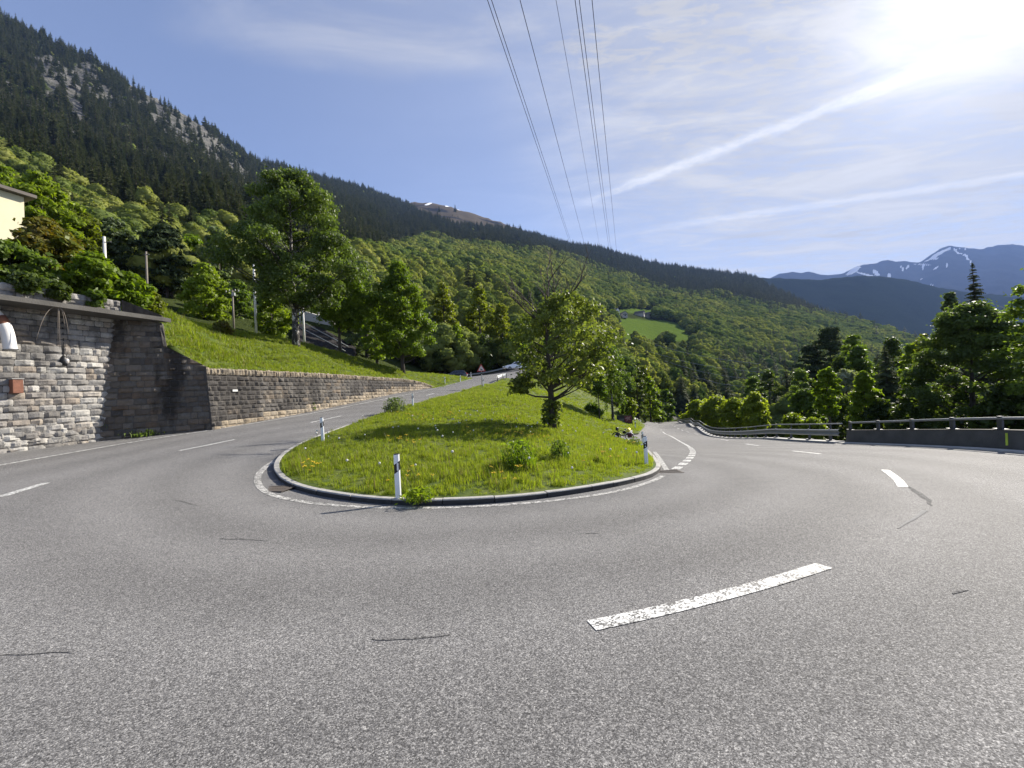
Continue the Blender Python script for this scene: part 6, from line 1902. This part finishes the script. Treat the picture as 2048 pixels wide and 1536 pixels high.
def contrail(a, b, wpx, s0, s1, strength, seed):
    """straight band in the cloud layer through two surveyed points"""
    (ax, ay), (bx, by) = pp(*a), pp(*b)
    L = math.hypot(bx - ax, by - ay); ux, uy = (bx - ax) / L, (by - ay) / L
    mx, my = (a[0] + b[0]) / 2, (a[1] + b[1]) / 2
    q0, q1 = pp(mx, my), pp(mx + 5, my + 11); wd = abs((q1[0] - q0[0]) * -uy + (q1[1] - q0[1]) * ux) / 11 * wpx
    dx = k.math('SUBTRACT', X, ax); dy = k.math('SUBTRACT', Y, ay)
    s = k.math('DIVIDE', k.math('ADD', k.math('MULTIPLY', dx, ux), k.math('MULTIPLY', dy, uy)), L)
    n1 = k.noise(pl, 9.0, 4.0, .6)
    d = k.math('ADD', k.math('SUBTRACT', k.math('MULTIPLY', dy, ux), k.math('MULTIPLY', dx, uy)), k.math('MULTIPLY', k.math('SUBTRACT', n1, .5), wd * 1.6))
    ad = k.math('ABSOLUTE', d)
    core = k.math('SUBTRACT', 1.0, k.smooth(ad, wd * .25, wd * 1.15))
    n2 = k.noise(pl, 26.0, 4.0, .6)
    fade = k.math('MULTIPLY', k.smooth(s, s0, s1), strength)
    return k.math('MULTIPLY', k.math('MULTIPLY', core, fade), k.math('ADD', .6, k.math('MULTIPLY', n2, .6))), d, s


c1, d1, s1 = contrail((1060, 448), (1800, 160), 12, -.12, .5, .98, 1)
c2, d2, s2 = contrail((1262, 463), (1679, 403), 8, -.15, .5, .62, 2)
# feathery cirrus: fine ripples inside broad soft fields
A1 = math.atan2(pp(1420, 60)[1] - pp(1300, 190)[1], pp(1420, 60)[0] - pp(1300, 190)[0])
v1 = rotmap(-A1, (2.2, 8.0)); v2 = rotmap(-A1 + .35, (1.2, 3.6), (3, 1, 0))
fine = k.noise(v1, 4.2, 8.0, .62, dist=.6)
soft = k.noise(v2, 1.1, 6.0, .6, dist=.8)
def field(px, py, rx, ry):
    """broad soft patch of the layer around a surveyed point"""
    c = pp(px, py); ex = pp(px + rx, py); ey = pp(px, py - ry)
    ax = math.hypot(ex[0] - c[0], ex[1] - c[1]); ay = math.hypot(ey[0] - c[0], ey[1] - c[1])
    an = math.atan2(ex[1] - c[1], ex[0] - c[0])
    dx = k.math('SUBTRACT', X, c[0]); dy = k.math('SUBTRACT', Y, c[1])
    u = k.math('DIVIDE', k.math('ADD', k.math('MULTIPLY', dx, math.cos(an)), k.math('MULTIPLY', dy, math.sin(an))), ax)
    v = k.math('DIVIDE', k.math('SUBTRACT', k.math('MULTIPLY', dy, math.cos(an)), k.math('MULTIPLY', dx, math.sin(an))), ay)
    r = k.math('SQRT', k.math('ADD', k.math('MULTIPLY', u, u), k.math('MULTIPLY', v, v)))
    rn = k.math('ADD', r, k.math('MULTIPLY', k.math('SUBTRACT', k.noise(pl, 1.7, 5.0), .5), 1.0))
    return k.math('SUBTRACT', 1.0, k.smooth(rn, .35, 1.15))
f1 = field(1500, 90, 430, 150); f2 = field(1380, 275, 200, 60); f3 = field(1930, 330, 420, 230); f4 = field(900, 60, 500, 130); f5 = field(1720, 470, 380, 75)
rip = k.smooth(fine, .40, .66)
cov = k.math('MULTIPLY', f1, k.math('ADD', .36, k.math('MULTIPLY', rip, .62)))
fleck = k.smooth(k.noise(pl, 11.0, 5.0, .65), .46, .66)
cov = k.math('MAXIMUM', cov, k.math('MULTIPLY', f2, k.math('MULTIPLY', fleck, .75)))
sft = k.smooth(soft, .36, .70)
cov = k.math('MAXIMUM', cov, k.math('MULTIPLY', f3, k.math('ADD', .50, k.math('MULTIPLY', sft, .46))))
cov = k.math('MAXIMUM', cov, k.math('MULTIPLY', f4, k.math('ADD', .10, k.math('MULTIPLY', sft, .45))))
cov = k.math('MAXIMUM', cov, k.math('MULTIPLY', f5, k.math('ADD', .3, k.math('MULTIPLY', sft, .6))))
qa, qb = pp(1450, 500), pp(1900, 400); A3 = math.atan2(qb[1] - qa[1], qb[0] - qa[0])
stk = k.smooth(k.noise(rotmap(-A3, (.55, 1.7)), 1.5, 8.0, .68, dist=.5), .44, .62)
cov = k.math('MAXIMUM', cov, k.math('MULTIPLY', k.math('MAXIMUM', k.math('MAXIMUM', f3, f5), k.math('MULTIPLY', f1, .6)), k.math('MULTIPLY', stk, .92)))
near = k.smooth(cosang, .68, .985)
cov = k.math('MAXIMUM', cov, k.math('MULTIPLY', near, k.math('ADD', .40, k.math('ADD', k.math('MULTIPLY', sft, .36), k.math('MULTIPLY', rip, .22)))))
cov = k.math('ADD', cov, k.math('MULTIPLY', k.smooth(cosang, .25, .9), .24))
cov = k.math('MAXIMUM', cov, k.math('MAXIMUM', c1, c2))
cov = k.math('MINIMUM', cov, .96)
cb = k.math('ADD', 4.6, k.math('ADD', k.math('MULTIPLY', k.smooth(cosang, .6, .97), .2), k.math('MULTIPLY', k.math('POWER', k.math('MAXIMUM', cosang, 0.0), 120.0), 1.0)))
cc = k.vmath('SCALE', (.97, .975, 1.01)); k.nt.links.new(cb, cc.inputs['Scale'])
cb2 = k.math('ADD', k.math('MULTIPLY', cb, k.math('ADD', .88, k.math('MULTIPLY', sft, .2))), k.math('MULTIPLY', k.math('MAXIMUM', c1, c2), 1.6)); k.nt.links.new(cb2, cc.inputs['Scale'])
col = k.mix(cov, skc, cc.outputs[0])
glow = k.math('ADD', k.math('MULTIPLY', k.math('POWER', k.math('MAXIMUM', cosang, 0.0), 26.0), 1.0), k.math('MULTIPLY', k.math('POWER', k.math('MAXIMUM', cosang, 0.0), 150.0), 3.0))
gc = k.vmath('SCALE', (1.0, .97, .92)); k.nt.links.new(glow, gc.inputs['Scale'])
col = k.vmath('ADD', col, gc.outputs[0]).outputs[0]
bg = k.n('ShaderNodeBackground', inp={'Color': col, 'Strength': SKY_S})
ow = k.n('ShaderNodeOutputWorld'); nt.links.new(bg.outputs[0], ow.inputs[0])

# haze: one closed box of even air
hm = bpy.data.materials.new('haze'); hm.use_nodes = True; hm.node_tree.nodes.clear(); kk_ = NT(hm.node_tree)
vo = kk_.n('ShaderNodeVolumePrincipled', inp={'Color': (.32, .50, 1.0, 1), 'Density': HAZE, 'Anisotropy': .0})
oo = kk_.n('ShaderNodeOutputMaterial'); hm.node_tree.links.new(vo.outputs[0], oo.inputs['Volume'])
allz = [T2[:, :, 2].min()]
mb = MB(); mb.box((1000, 4500, 750), (26000, 19000, 3100)); hz = mb.build('haze', hm); hz['kind'] = 'stuff'

SC.view_settings.view_transform = 'Standard'; SC.view_settings.look = 'None'
SC.view_settings.exposure = EXPO; SC.view_settings.gamma = 1.0
SC.render.engine = 'CYCLES'
cy = SC.cycles
cy.use_denoising = True
cy.max_bounces = 7; cy.diffuse_bounces = 3; cy.glossy_bounces = 2; cy.transmission_bounces = 4; cy.volume_bounces = 0; cy.transparent_max_bounces = 8
cy.sample_clamp_indirect = 6.0
